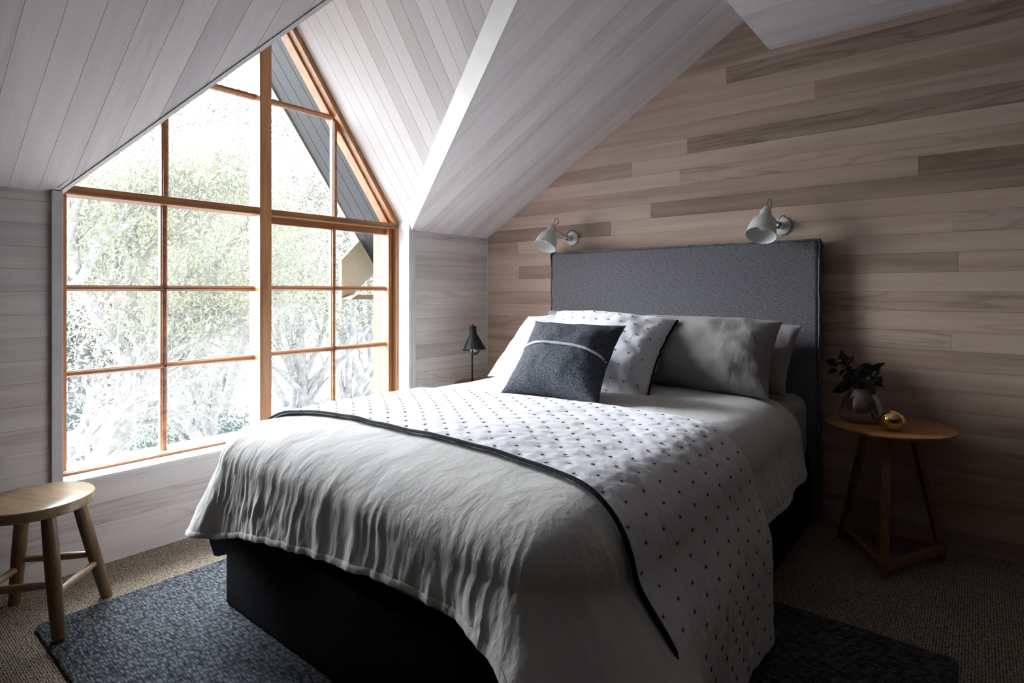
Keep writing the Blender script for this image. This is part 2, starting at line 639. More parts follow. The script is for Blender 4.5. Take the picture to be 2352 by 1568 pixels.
def board_surface(name, origin, U, V, Nn, polys, pitch, v0, mat, rows=None, seed=1, length=(1.6, 3.0), spread=0.22, mean=0.5, urange=(-6, 6), gap=0.0013, depth=0.0017, slab=0.05, parent=None):
    rnd = random.Random(seed)
    origin, U, V, Nn = Vector(origin), Vector(U).normalized(), Vector(V).normalized(), Vector(Nn).normalized()
    verts, faces, uvs, cols = [], [], [], []

    def face(pts, col):
        k = len(verts)
        for (u, v, d) in pts:
            verts.append(tuple(origin + U * u + V * v - Nn * d))
            uvs.append((u, v))
            cols.append(col)
        faces.append(tuple(range(k, k + len(pts))))

    allv = [p[1] for q in polys for p in q]
    i0 = math.floor((min(allv) - v0) / pitch)
    i1 = math.ceil((max(allv) - v0) / pitch)
    for i in range(i0, i1):
        a, b = v0 + i * pitch, v0 + (i + 1) * pitch
        spec = (rows or {}).get(i)
        segs = []
        if spec:
            segs = list(spec)
        elif length is None:
            segs = [(urange[0], None)]
        else:
            u = urange[0] - rnd.random() * length[1]
            while u < urange[1]:
                segs.append((u, None))
                u += rnd.uniform(*length)
        for k, (us, tone) in enumerate(segs):
            ue = segs[k + 1][0] if k + 1 < len(segs) else urange[1] + 5
            r1, r2 = rnd.random(), rnd.random()
            if tone is None:
                tone = mean + (r1 - 0.5) * 2 * spread
            col = (max(0, min(1, tone)), r2, 0, 1)
            for q in polys:
                inner = strip(q, us + gap * .6, ue - gap * .6, a + gap, b - gap)
                if not inner:
                    continue
                face([(u, v, 0) for u, v in inner], col)
                for val, tgt, ax in ((a + gap, a, 1), (b - gap, b, 1), (us + gap * .6, us, 0), (ue - gap * .6, ue, 0)):
                    on = [p for p in inner if abs(p[ax] - val) < 1e-7]
                    if len(on) >= 2:
                        o_ = 1 - ax
                        on.sort(key=lambda p: p[o_])
                        p, r = on[0], on[-1]
                        if ax == 1:
                            face([(p[0], val, 0), (r[0], val, 0), (r[0], tgt, depth), (p[0], tgt, depth)], (max(0, col[0] - .06), r2, 0, 1))
                        else:
                            face([(val, p[1], 0), (val, r[1], 0), (tgt, r[1], depth), (tgt, p[1], depth)], (max(0, col[0] - .06), r2, 0, 1))
    # solid backing behind the boards
    for q in polys:
        face([(u, v, depth) for u, v in q], (0.2, 0.5, 0, 1))
        face([(u, v, depth + slab) for u, v in q], (0.2, 0.5, 0, 1))
        for i in range(len(q)):
            p, r = q[i], q[(i + 1) % len(q)]
            face([(p[0], p[1], 0), (r[0], r[1], 0), (r[0], r[1], depth + slab), (p[0], p[1], depth + slab)], (0.45, 0.5, 0, 1))
    me = bpy.data.meshes.new(name)
    me.from_pydata(verts, [], faces)
    uvl = me.uv_layers.new(name='UVMap')
    at = me.color_attributes.new(name='board', type='FLOAT_COLOR', domain='POINT')
    for l in me.loops:
        uvl.data[l.index].uv = uvs[l.vertex_index]
    for i, c in enumerate(cols):
        at.data[i].color = c
    me.materials.append(mat)
    o = link(name, me, parent)
    o['kind'] = 'structure'
    return o


# ------------------------------------------------------------------ room dimensions
D = 3.3075          # wall behind the bed
XW = -2.937         # wall with the window
KH = 1.585          # height where the sloping ceiling starts
SL = 0.575          # its slope
XF = -0.885         # edge of the flat ceiling
ZF = 2.489
YB = -1.9           # wall behind the viewer
XR = 2.3
WY0, WY1 = 0.66, 2.545   # dormer opening
SILL = 0.377
P_, Z0_ = 0.0910, 0.0846

fl = MB()
fl.box((XW - .1, YB - .1, -.06), (XR + .1, D + .1, 0.0))
tag(fl.build('floor', M['sisal']), kind='structure')

# wall behind the bed, rows of staggered boards (u = x, v = z)
rows = {
    25: [(-6, .62), (-1.117, .22)], 24: [(-6, .5), (.6, .45)], 26: [(-6, .33), (.04, .4)], 27: [(-6, .25)], 28: [(-6, .3)],
    23: [(-6, .62), (-.663, .33)], 22: [(-6, .45)], 21: [(-6, .66), (-1.347, .22)], 20: [(-6, .38), (-1.712, .68)],
    19: [(-6, .78), (-1.393, .60)], 18: [(-6, .45), (-.223, .12)], 17: [(-6, .75), (-1.581, .20)],
    16: [(-6, .18), (-1.862, .66)], 15: [(-6, .50), (-2.637, .70), (-.094, .5)], 14: [(-6, .62)],
    13: [(-6, .66), (-2.625, .30), (-.075, .55)], 12: [(-6, .66)], 11: [(-6, .42), (-.583, .45)], 10: [(-6, .62), (-1.0, .52)],
    9: [(-6, .5), (-.1, .6)], 8: [(-6, .42)], 7: [(-6, .36), (-.9, .55)], 6: [(-6, .5)], 5: [(-6, .42), (-.115, .38)],
}
wallpoly = [[(XW, 0), (XR, 0), (XR, 2.45), (XF, 2.9), (XW, KH + .08)]]
wallpoly = [[(XW - .0, 0), (XF, 0), (XF, KH + SL * (XF - XW) + .12), (XW, KH + .12)], [(XF, 0), (XR, 0), (XR, ZF), (XF, ZF)]]
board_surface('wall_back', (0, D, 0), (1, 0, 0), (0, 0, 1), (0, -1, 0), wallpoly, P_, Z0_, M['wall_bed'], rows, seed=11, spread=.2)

# wall with the window (u = y, v = z)
lp = [[(YB, 0), (WY0 - .02, 0), (WY0 - .02, KH + .05), (YB, KH + .05)],
      [(WY0 - .02, 0), (WY1 + .01, 0), (WY1 + .01, SILL), (WY0 - .02, SILL)],
      [(WY1 + .01, 0), (D, 0), (D, KH + .05), (WY1 + .01, KH + .05)]]
rows_l = {14: [(-6, .30)], 13: [(-6, .35)], 15: [(-6, .52)], 12: [(-6, .42)], 10: [(-6, .5)], 9: [(-6, .42)], 16: [(-6, .4)],
          2: [(-6, .62)], 1: [(-6, .38)], 0: [(-6, .55)], 3: [(-6, .62)], -1: [(-6, .6)]}
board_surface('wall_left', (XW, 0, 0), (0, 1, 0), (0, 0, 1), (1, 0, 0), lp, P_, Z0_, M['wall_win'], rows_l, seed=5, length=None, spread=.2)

# sloping ceiling (u = up the slope, v = y), opened for the dormer
cs = 1 / math.hypot(1, SL)
Us = Vector((cs, 0, SL * cs))
APX = -0.96
APY = 1.60
LT = (XF + .02 - XW) / cs
ua = (APX - XW) / cs
VL0, VR0 = 0.667, 2.548
VLt, VRt = 1.20, 1.890        # y of the opening edges where they leave the frame
uL, uR = (-1.81 - XW) / cs, (-1.512 - XW) / cs


def edge_l(u):
    return VL0 + (VLt - VL0) * u / uL


def edge_r(u):
    return VR0 + (VRt - VR0) * u / uR


uap = (VR0 - VL0) / ((VLt - VL0) / uL + (VR0 - VRt) / uR)
yap = edge_l(uap)
sp = [[(0, YB), (LT, YB), (LT, yap), (uap, yap), (0, VL0)],
      [(0, VR0), (uap, yap), (LT, yap), (LT, D), (0, D)]]
# the first polygon is not convex at the apex: split it
sp = [[(0, YB), (uap, YB), (uap, yap), (0, VL0)], [(uap, YB), (LT, YB), (LT, yap), (uap, yap)],
      [(0, VR0), (uap, yap), (uap, D), (0, D)], [(uap, yap), (LT, yap), (LT, D), (uap, D)]]
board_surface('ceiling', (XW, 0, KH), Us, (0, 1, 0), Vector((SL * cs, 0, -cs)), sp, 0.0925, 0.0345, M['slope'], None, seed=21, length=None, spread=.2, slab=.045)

# flat ceiling bulkhead (u = x, v = y)
board_surface('ceiling_flat', (0, 0, ZF), (1, 0, 0), (0, 1, 0), (0, 0, -1), [[(XF, YB), (XR, YB), (XR, D), (XF, D)]], 0.092, .05, M['slope'], None, seed=31, length=(2.5, 4), spread=.25)
b = MB()
b.box((XF, YB, ZF + .055), (XF + .05, D, 2.95))
tag(b.build('trim_1', M['trim']), kind='structure')

# shell behind the viewer
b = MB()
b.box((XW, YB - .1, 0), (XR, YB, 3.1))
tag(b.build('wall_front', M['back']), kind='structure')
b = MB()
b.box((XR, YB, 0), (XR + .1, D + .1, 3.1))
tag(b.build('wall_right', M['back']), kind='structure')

# dormer: reveal faces, fascia and lining
PU = Vector((XW, 0, KH))


def slope_pt(u, y, lift=0.0):
    return PU + Us * u + Vector((0, y, 0)) + Vector((-SL * cs, 0, cs)) * lift


XG = -3.30   # outer face of the dormer wall
TAN = 1.40
# rake line at window plane, right: through (2.52,1.642) and (1.78,2.678)


def rake_r(z):
    return 2.52 - (z - 1.642) / TAN


RAKE_MID = 1.600
RAKE_TOP = 1.642 + (2.52 - RAKE_MID) * TAN


def rake_l(z):
    return 2 * RAKE_MID - rake_r(z)


# lining board rows run down the slope of the dormer (u down-slope, v = x)
dn = Vector((0, 1, -TAN)).normalized()
nin_r = Vector((0, -TAN, -1)).normalized()
u_len = (RAKE_TOP - 1.60) / (TAN / math.hypot(1, TAN))
o_r = Vector((0, RAKE_MID, RAKE_TOP))
# where the fascia meets the lining: x as a function of u
x_bot, x_top = -2.905, -1.20
t_b = u_len
polyR = [(0, -3.155), (t_b, -3.155), (t_b, -2.905), (0, -0.80)]
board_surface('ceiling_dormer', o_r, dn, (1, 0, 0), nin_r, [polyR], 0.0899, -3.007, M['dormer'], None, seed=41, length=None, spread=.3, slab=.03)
dn_l = Vector((0, -1, -TAN)).normalized()
nin_l = Vector((0, TAN, -1)).normalized()
board_surface('ceiling_dormer', o_r, dn_l, (1, 0, 0), nin_l, [polyR], 0.0899, -3.007, M['dormer'], None, seed=42, length=None, spread=.3, slab=.03)

# fascia boards lining the cut edge of the sloping ceiling
for side, (e0, e1) in enumerate((((0.0, VR0), (uap, yap)), ((0.0, VL0), (uap, yap)))):
    sgn = 1 if side == 0 else -1
    p0, p1 = slope_pt(e0[0] - .01, e0[1], -.004), slope_pt(e1[0], e1[1], -.004)
    q0, q1 = slope_pt(e0[0] - .01, e0[1] - sgn * .030, .105), slope_pt(e1[0], e1[1] - sgn * .03, .105)
    w = Vector((0, sgn * .018, 0))
    b = MB()
    b.add([p0, p1, q1, q0, p0 + w, p1 + w, q1 + w, q0 + w], [(0, 1, 2, 3), (4, 7, 6, 5), (0, 4, 5, 1), (1, 5, 6, 2), (2, 6, 7, 3), (3, 7, 4, 0)])
    tag(b.build('trim_%d' % (2 + side), M['trim_light']), kind='structure')

# vertical reveals of the opening and its corner trims
b = MB()
b.box((-3.155, 2.522, 0.30), (XW + .004, 2.546, 1.72))
tag(b.build('trim_4', M['trim_light'], bevel=.002), kind='structure')
b = MB()
b.box((-3.155, .640, 0.30), (XW - .002, .672, 1.72))
tag(b.build('trim_5', M['trim_light'], bevel=.002), kind='structure')
b = MB()
b.box((XW - .01, 2.547, 0.0), (XW + .016, 2.572, KH + .004))
tag(b.build('trim_6', M['trim'], bevel=.002), kind='structure')
b = MB()
b.box((XW - .01, .630, 0.30), (XW + .018, .667, KH + .004))
tag(b.build('trim_7', M['trim'], bevel=.002), kind='structure')
# thin pale bead in the wall corner
b = MB()
b.box((XW, D - .004, 0), (XW + .004, D, KH))
tag(b.build('trim_8', M['trim_light']), kind='structure')

# gable wall outside and above the window
XS = -3.04   # room face of the window frame
XGL = -3.12  # glass

# ------------------------------------------------------------------ window
win = empty('window_1', (XS, RAKE_MID, SILL))
tag(win, kind='structure')
WL, WR = .672, 2.522
T0, T1 = 1.597, 1.636     # transom
MY0, MY1 = 1.5615, 1.628  # central mullion


def wpart(mb, name, mat, bevel=.002, parent=None):
    o = mb.build(name, mat, None, bevel=bevel)
    o.parent = parent or win
    o.matrix_parent_inverse = Matrix.Translation(-Vector((XS, RAKE_MID, SILL))) if parent is None else Matrix()
    return o


XB = -3.16
b = MB()
b.box((XB, WL, .377), (XS, WR, .397))
wpart(b, 'bottom_rail', M['cedar_y'])
b = MB()
b.box((XB, WL, .397), (XS - .012, WR, .399))
wpart(b, 'lit_rail_top', M['sill'], bevel=0)  # pale sheet on the cedar rail: its lit top put into the colour
b = MB()
b.box((XB, WR - .012, .397), (XS, WR, T0))
b.box((XB, 2.468, .397), (XS - .035, 2.477, T0 - .0))
b.box((XB, 2.477, .397), (XS - .052, 2.486, T0))
b.box((XB, 2.486, .397), (XS - .040, 2.497, T0))
b.box((XB, 2.497, .397), (XS - .056, WR - .012, T0))
wpart(b, 'window_stile', M['cedar_z'])
b = MB()
b.box((XB, WL, .397), (XS, WL + .012, T0))
b.box((XB, WL + .012, .397), (XS - .04, WL + .045, T0))
wpart(b, 'window_stile', M['cedar_z'])
b = MB()
b.box((XB, MY0, .397), (XS, MY1, rake_r(2.0) and 2.86))
b.box((XS - .001, MY0 + .010, .397), (XS + .004, MY0 + .018, 2.86))
wpart(b, 'mullion', M['cedar_z'])
b = MB()
b.box((XB, WL, T0), (XS, MY0, T1))
b.box((XS, WL, T0 + .011), (XS + .003, MY0, T0 + .014))
wpart(b, 'transom', M['cedar_y'])
b = MB()
b.box((XB, MY1, T0), (XS, WR, T1 - .004))
b.box((XS, MY1, T0 + .009), (XS + .003, WR, T0 + .012))
wpart(b, 'transom', M['cedar_y'])


def bar(mb, a, b_, w=.0135):
    """glazing bar with a small moulded profile between two points in the glass plane"""
    a, b_ = Vector(a), Vector(b_)
    t = (b_ - a).normalized()
    n = Vector((1, 0, 0))
    s_ = n.cross(t).normalized()
    prof = [(-w, -.02), (-w, .008), (-w * .72, .012), (-w * .72, .020), (-w * .3, .026), (w * .3, .026), (w * .72, .020), (w * .72, .012), (w, .008), (w, -.02)]
    k = len(mb.v)
    for p in (a, b_):
        for (q, d) in prof:
            mb.v.append(tuple(p + s_ * q + n * d))
    m_ = len(prof)
    for i in range(m_):
        j = (i + 1) % m_
        mb.f.append((k + i, k + j, k + m_ + j, k + m_ + i))


XP = XGL
XPU = -3.105
# lower left light: sash with bars
b = MB()
bar(b, (XP, 1.112, .397), (XP, 1.112, T0), .016)
bar(b, (XP, WL + .04, 1.193), (XP, MY0, 1.193))
bar(b, (XP, WL + .04, .813), (XP, MY0, .813))
wpart(b, 'glazing_bars', M['cedar_y'], bevel=0)
# lower right sash
b = MB()
b.box((XB + .005, MY1, 1.560), (XP + .012, 2.470, T0))
b.box((XB + .005, MY1, .397), (XP + .012, 2.470, .45))
bar(b, (XP, 2.066, .44), (XP, 2.066, 1.57), .0135)
bar(b, (XP, MY1, 1.196), (XP, 2.470, 1.196))
bar(b, (XP, MY1, .822), (XP, 2.470, .822))
wpart(b, 'sash', M['cedar_y'], bevel=0)
# upper lights
b = MB()
ztl = 1.642 + (1.112 - rake_l(1.642)) * TAN
bar(b, (XPU, 1.112, T1), (XPU, 1.112, ztl), .016)
bar(b, (XPU, rake_l(2.25), 2.25), (XPU, MY0, 2.25))
wpart(b, 'glazing_bars', M['cedar_y'], bevel=0)
b = MB()
bar(b, (XPU, 2.066, T1 - .004), (XPU, 2.066, 2.235), .0145)
bar(b, (XPU, MY1, 2.25), (XPU, rake_r(2.25), 2.25))
wpart(b, 'glazing_bars', M['cedar_y'], bevel=0)
b = MB()
b.box((XG, 2.513, .30), (XB - .002, 2.56, 1.58))
wpart(b, 'outer_jamb', M['stem'])
b = MB()
b.box((XG, .63, .30), (XB - .002, .685, 1.58))
wpart(b, 'outer_jamb', M['stem'])
# raking head members
dr = Vector((0, -1, TAN)).normalized()
nr = Vector((0, -TAN, -1)).normalized()
for sgn, nm in ((1, 'raking_head'), (-1, 'raking_head')):
    pts = []
    p0 = Vector((XS, rake_r(T1 - .02), T1 - .02))
    p1 = Vector((XS, RAKE_MID, RAKE_TOP))
    w1, w2 = .030, .045
    nin = nr.copy()

    def mir(p):
        return Vector((p.x, 2 * RAKE_MID - p.y, p.z)) if sgn < 0 else p
    b = MB()
    for (xa, xb, w) in ((XB, XS, .028), (XB, XS - .05, .04), (XS, XS + .006, .006)):
        poly = [Vector((xa, p0.y, p0.z)), Vector((xa, p1.y, p1.z)), Vector((xa, p1.y, p1.z - w * 1.72)), Vector((xa, p0.y, p0.z)) + nin * w]
        b.prism([mir(p) for p in poly], (xb - xa, 0, 0))
    wpart(b, nm, M['cedar_z'], bevel=0)
# panes


def pane(pts, x):
    b = MB()
    b.add([(x, y, z) for y, z in pts], [tuple(range(len(pts)))])
    wpart(b, 'pane', M['pane'], bevel=0)


for (y0, y1) in ((WL + .03, 1.112), (1.112, MY0)):
    for (z0, z1) in ((.397, .813), (.813, 1.193), (1.193, T0)):
        pane([(y0, z0), (y1, z0), (y1, z1), (y0, z1)], XP)
for (y0, y1) in ((MY1, 2.066), (2.066, 2.475)):
    for (z0, z1) in ((.42, .822), (.822, 1.196), (1.196, T0)):
        pane([(y0, z0), (y1, z0), (y1, z1), (y0, z1)], XP)
pane([(rake_l(T1), T1), (1.112, T1), (1.112, ztl)], XPU)
pane([(1.112, T1), (MY0, T1), (MY0, 2.25), (rake_l(2.25), 2.25), (1.112, ztl)], XPU)
pane([(rake_l(2.25), 2.25), (MY0, 2.25), (MY0, RAKE_TOP - .06)], XPU)
ztr = 1.642 + (rake_r(1.642) - 2.066) * TAN
pane([(2.066, T1), (rake_r(T1), T1), (2.066, ztr)], XPU)
pane([(MY1, T1), (2.066, T1), (2.066, ztr), (rake_r(2.25), 2.25), (MY1, 2.25)], XPU)
pane([(MY1, 2.25), (rake_r(2.25), 2.25), (MY1, RAKE_TOP - .06)], XPU)

b = MB()
b.box((XG, WY0 + .0, .345), (XS + .002, WY1 - .0, .3775))
b.box((XS + .0021, .641, .3776), (XW + .0004, 2.5445, .3862))
b.box((XW + .0005, .64, .374), (XW + .006, 2.545, .3865))
wpart(b, 'window_sill', M['sill'], bevel=.0015)

# outside of the dormer: wall skin under the sill, eaves and barge
b = MB()
b.box((XG - .02, WY0 - .3, -1.7), (XG + .1, WY1 + .3, .345))
tag(b.build('wall_outside', M['barge']), kind='structure')
eave = empty('gable_eave', (XG, RAKE_MID, RAKE_TOP))
tag(eave, kind='structure')


def epart(mb, name, mat, bevel=0):
    o = mb.build(name, mat, None, bevel=bevel)
    o.parent = eave
    o.matrix_parent_inverse = Matrix.Translation(-Vector((XG, RAKE_MID, RAKE_TOP)))
    return o


XO = -3.56
for sgn in (1, -1):
    def mir2(p):
        return (p[0], 2 * RAKE_MID - p[1], p[2]) if sgn < 0 else tuple(p)
    # soffit boards: three lapped planks
    b = MB()
    base = 1.642 + .012
    yb_, zb_ = 2.82, base + (2.52 - 2.82) * TAN
    for k in range(4):
        xa = XB - .01 + (XO - XB) * k / 4
        xb = XB - .01 + (XO - XB) * (k + 1) / 4 + .004
        zz = .0
        b.prism([mir2((xa, yb_, zb_ + zz)), mir2((xa, RAKE_MID, base + (2.52 - RAKE_MID) * TAN + zz)), mir2((xa, RAKE_MID, base + (2.52 - RAKE_MID) * TAN + .08)), mir2((xa, yb_, zb_ + .08))], (xb - xa, 0, 0))
    epart(b, 'soffit', M['soffit'])
    b = MB()
    b.prism([mir2((XO, yb_, zb_ - .012)), mir2((XO, RAKE_MID, base + (2.52 - RAKE_MID) * TAN - .02)), mir2((XO, RAKE_MID, base + (2.52 - RAKE_MID) * TAN + .16)), mir2((XO, yb_, zb_ + .20))], (-.03, 0, 0))
    epart(b, 'barge_board', M['barge'])
# boxed eave return at the foot of the barge
XE = -3.57
pp = [(785, 596), (843, 534), (880, 600), (880, 607), (785, 702)]
pts = [on_x(x, y, XE) for x, y in pp]
b = MB()
b.prism(pts, (-.03, 0, 0))
epart(b, 'eave_return', M['barge'])
b = MB()
s0 = [on_x(x, y, XE + .012) for x, y in ((785, 596), (843, 534), (848, 547), (785, 611))]
b.prism(s0, (-.012, 0, 0))
epart(b, 'eave_strip', M['barge'])
b = MB()
s0 = [on_x(x, y, -3.45) for x, y in ((806, 687), (822, 676), (880, 678), (880, 688))]
b.prism(s0, (-.3, 0, 0))
epart(b, 'eave_beam', M['stem'])
for y_, z_, a in ():
    pass

# ------------------------------------------------------------------ bed
bed = empty('bed', (-1.42, 2.1, 0))
tag(bed, 'upholstered double bed with charcoal headboard, black base and grey mattress sheet', 'bed')


def child(o, parent, loc=None):
    o.parent = parent
    o.matrix_parent_inverse = Matrix.Translation(-parent.location)
    return o


def rbox(a, b_, r, seg=4):
    """rounded box mesh builder"""
    bm = bmesh.new()
    bmesh.ops.create_cube(bm, size=1)
    for v in bm.verts:
        v.co = Vector([a[i] + (v.co[i] + .5) * (b_[i] - a[i]) for i in range(3)])
    bmesh.ops.bevel(bm, geom=list(bm.edges), offset=r, segments=seg, profile=.5, affect='EDGES')
    mb = MB()
    mb.v = [tuple(v.co) for v in bm.verts]
    bm.verts.index_update()
    mb.f = [tuple(v.index for v in f.verts) for f in bm.faces]
    bm.free()
    return mb


BX0, BX1, BY0, BY1 = -2.188, -.655, .99, 3.19
child(rbox((BX0, BY0, .013), (BX1, BY1, .335), .012, 2).build('base', M['dark_valance'], smooth=True, angle=.6), bed)
mat_b = rbox((BX0 + .015, BY0 + .02, .335), (BX1 - .01, BY1, .665), .07, 5)
child(mat_b.build('mattress', M['sheet'], smooth=True), bed)
# headboard with slip cover: rounded box, welted seam and soft corners
hb = rbox((-2.262, 3.2, .02), (-.625, 3.295, 1.438), .022, 4)
hbo = hb.build('headboard', M['headboard'], smooth=True)
child(hbo, bed)
b = MB()
rs = random.Random(3)


def wob(p, a=.003):
    return Vector(p) + Vector((rs.uniform(-a, a), rs.uniform(-a, a), rs.uniform(-a, a)))


pts = [wob((-2.262, 3.206, z * .01), .0015) for z in range(3, 138, 4)]
pts += [wob((-2.268, 3.206, 1.405)), wob((-2.266, 3.206, 1.428)), wob((-2.25, 3.206, 1.440))]
pts += [wob((x * .01, 3.206, 1.438), .0018) for x in range(-222, -66, 3)]
pts += [(-.650, 3.206, 1.4395), (-.636, 3.206, 1.4385), (-.626, 3.206, 1.432), (-.6225, 3.206, 1.42), (-.6225, 3.206, 1.40)]
pts += [wob((-.624, 3.206, z * .01), .0015) for z in range(137, 3, -4)]
b.smooth_tube(pts, .0048, 8, 4)
child(b.build('piping', M['headboard'], smooth=True), hbo)
for xx, sg in ((-.628, 1), (-2.262, -1)):
    hb_c = MB()
    hb_c.grid(lambda i, j: (xx + sg * (.016 * math.sin(PI * i / 8) * math.sin(PI * j / 8)), 3.2 + .09 * i / 8, 1.438 - .085 * j / 8 + .010 * math.sin(PI * i / 8)), 9, 9)
    child(hb_c.build('corner_gather', M['headboard'], smooth=True), hbo)

# ---- duvet -----------------------------------------------------------
xL, xR, yF, yH = -2.225, -.598, .925, 2.72     # outer edges at the top of the hang
RR, RV, H0 = .17, .135, .695
xc = (xL + xR) / 2
Zs = H0 - RV      # where the hang begins


def sm(t):
    t = max(0, min(1, t))
    return t * t * (3 - 2 * t)


def top_h(x, y, e):
    """height of the duvet top, e = distance into the rounded edge"""
    u = min(1, e / RR)
    h = H0 - RV * (1 - math.sqrt(max(0, 1 - u * u)))
    dome = .035 * (1 - min(1, abs((x - xc) / .80)) ** 2.2) * sm((y - yF) / .45)
    nz = .010 * noise.noise(Vector((x * 3.1, y * 2.7, 2.0))) + .004 * noise.noise(Vector((x * 9, y * 8, 5.0)))
    return h + (dome + nz) * (1 - u ** 2 * .6)


def flare_r(y, d):
    """outward swing of the right-hand hang at depth d"""
    a = .15 * (1 - sm((y - .95) / .75)) + .045 * sm((y - .95) / .75) * (1 - sm((y - 2.3) / .5)) + .015
    return a * (1 - math.exp(-(max(0, d) / .13) ** 1.7)) + .006 * math.sin(y * 17) * min(1, d * 6)


def flare_l(y, d):
    return .035 * (1 - math.exp(-(max(0, d) / .15) ** 1.6)) + .015 * sm((1.5 - y) / .5) * min(1, d / .2) + .006 * math.sin(y * 15) * min(1, d * 6)


# stations round the perimeter (inner path offset outwards by RR)
ix0, ix1, iy0 = xL + RR, xR - RR, yF + RR
st = []
stepS = .0065
n = int((yH - iy0) / stepS)
for i in range(n + 1):
    st.append(('L', Vector((ix0, yH - (yH - iy0) * i / n)), Vector((-1, 0)), yH - (yH - iy0) * i / n))
na = 34
for i in range(1, na):
    a = PI + (PI / 2) * i / na
    st.append(('CL', Vector((ix0, iy0)), Vector((math.cos(a), math.sin(a))), i / na))
n = int((ix1 - ix0) / stepS)
for i in range(n + 1):
    st.append(('F', Vector((ix0 + (ix1 - ix0) * i / n, iy0)), Vector((0, -1)), i / n))
for i in range(1, na):
    a = -PI / 2 + (PI / 2) * i / na
    st.append(('CR', Vector((ix1, iy0)), Vector((math.cos(a), math.sin(a))), i / na))
n = int((yH - iy0) / stepS)
for i in range(n + 1):
    st.append(('R', Vector((ix1, iy0 + (yH - iy0) * i / n)), Vector((1, 0)), iy0 + (yH - iy0) * i / n))
# running arc length at the outer edge
arc = [0.0]
for i in range(1, len(st)):
    p = st[i][1] + st[i][2] * RR
    q = st[i - 1][1] + st[i - 1][2] * RR
    arc.append(arc[-1] + (p - q).length)
rf = random.Random(77)
sF0 = next(i for i, s_ in enumerate(st) if s_[0] == 'F')
sF1 = max(i for i, s_ in enumerate(st) if s_[0] == 'F')
folds = []
for k in range(330):
    s_ = rf.uniform(arc[sF0] - .30, arc[sF1] + .35)
    right = sm((s_ - arc[sF0] - .75) / .4)
    big = rf.random() < .14
    folds.append((s_, (rf.uniform(.012, .024) if big else rf.uniform(.0045, .010)), (rf.uniform(.0025, .005) if big else rf.uniform(.0006, .0020)) * (1 + 1.3 * right), rf.uniform(-.10, .30), rf.uniform(.05, .25) * (1.6 if big else 1), rf.uniform(-.12, .12)))
bins = {}
for f_ in folds:
    for k in range(int((f_[0] - .12) / .04), int((f_[0] + .12) / .04) + 1):
        bins.setdefault(k, []).append(f_)


def fold_disp(s_, d):
    v = 0
    for (c_, w, a, t0, ln, dr_) in bins.get(int(s_ / .04), ()):
        cc = c_ + dr_ * (d - .15) + .006 * math.sin(d * 40 + c_ * 9)
        x = (s_ - cc) / w
        if abs(x) < 3.2:
            g = math.exp(-x * x)
            env = sm((d - t0) / .06) * (1 - sm((d - t0 - ln) / .08))
            v += a * g * env
    v += .006 * math.sin(s_ * 14 + 1.1) * min(1, max(0, d) * 5) + .0035 * noise.noise(Vector((s_ * 25, d * 9, 0))) * min(1, max(0, d + .05) * 6)
    v += .0022 * noise.noise(Vector((s_ * 70, d * 22, 5))) * min(1, max(0, d + .08) * 5)
    return v


def hem_z(kind, q, par):
    if kind == 'L':
        return .33 - .17 * sm((1.45 - par) / .35)
    if kind == 'CL':
        return .150 + .160 * sm((par - .22) / .12) + .015 * sm((par - .55) / .45)
    if kind == 'F':
        tb_ = ((0, .325), (.15, .376), (.275, .402), (.467, .428), (.708, .460), (.9, .458), (1, .44))
        for (a_, ha), (b_, hb_) in zip(tb_, tb_[1:]):
            if par <= b_:
                return ha + (hb_ - ha) * (par - a_) / (b_ - a_)
        return .44
    if kind == 'CR':
        return .44 - .08 * par - .08 * math.sin(PI * par) ** 2
    return .36 + .03 * sm((par - 1.2) / .4)


def hang_out(kind, q, nrm, par, d, s_):
    if kind == 'L':
        f = flare_l(q.y, d)
    elif kind == 'CL':
        f = flare_l(iy0, d) * (1 - par) + (.05 * min(1, d / .3)) * par + .080 * math.sin(PI * par) * min(1, d / .30)
    elif kind == 'F':
        f = .05 * min(1, d / .3) * (1 - sm((par - .75) / .25)) + .13 * min(1, d / .3) * sm((par - .80) / .20) ** 1.5
    elif kind == 'CR':
        f = .13 * min(1, d / .3) * (1 - par) + flare_r(iy0, d) * par + .04 * math.sin(PI * par) * min(1, d / .3)
    else:
        f = flare_r(q.y, d)
    if kind in ('CR', 'R'):
        f += .055 * sm((1.24 - q.y) / .14) * sm((d - .10) / .12) * (par if kind == 'CR' else 1)
    return f + fold_disp(s_, d)


NI, NA, NH = 20, 16, 48
half = (ix1 - ix0) / 2


def duvet_pt(i, j):
    kind, q, nrm, par = st[i]
    s_ = arc[i]
    if j < NI:
        t = (j / NI)
        cpt = Vector((xc, max(q.y, iy0 + half)))
        p = cpt.lerp(q, t)
        return (p.x, p.y, top_h(p.x, p.y, 0))
    if j < NI + NA:
        ph = (j - NI) / NA * PI / 2
        e = RR * math.sin(ph)
        p = q + nrm * (e + fold_disp(s_, -.02 - .1 * (1 - math.sin(ph))) * math.sin(ph))
        return (p.x, p.y, top_h(p.x, p.y, e))
    t = (j - NI - NA) / NH
    hz = hem_z(kind, q, par)
    d = (Zs - hz) * t
    p = q + nrm * (RR + hang_out(kind, q, nrm, par, d, s_))
    z = Zs - d
    if t > .97:
        z += .0
    return (p.x, p.y, z + .004 * noise.noise(Vector((s_ * 20, 3.3, 0))) * t)


b = MB()
b.grid(duvet_pt, len(st), NI + NA + NH + 1)
duvet = b.build('duvet', [M['duvet'], M['duvet_in']], smooth=True, weld=.0012)
sol = duvet.modifiers.new('thick', 'SOLIDIFY')
sol.thickness = .006
sol.offset = -1
sol.material_offset = 1
sol.material_offset_rim = 0
tag(duvet, 'washed grey linen duvet spread over the mattress, hanging over the foot', 'duvet')
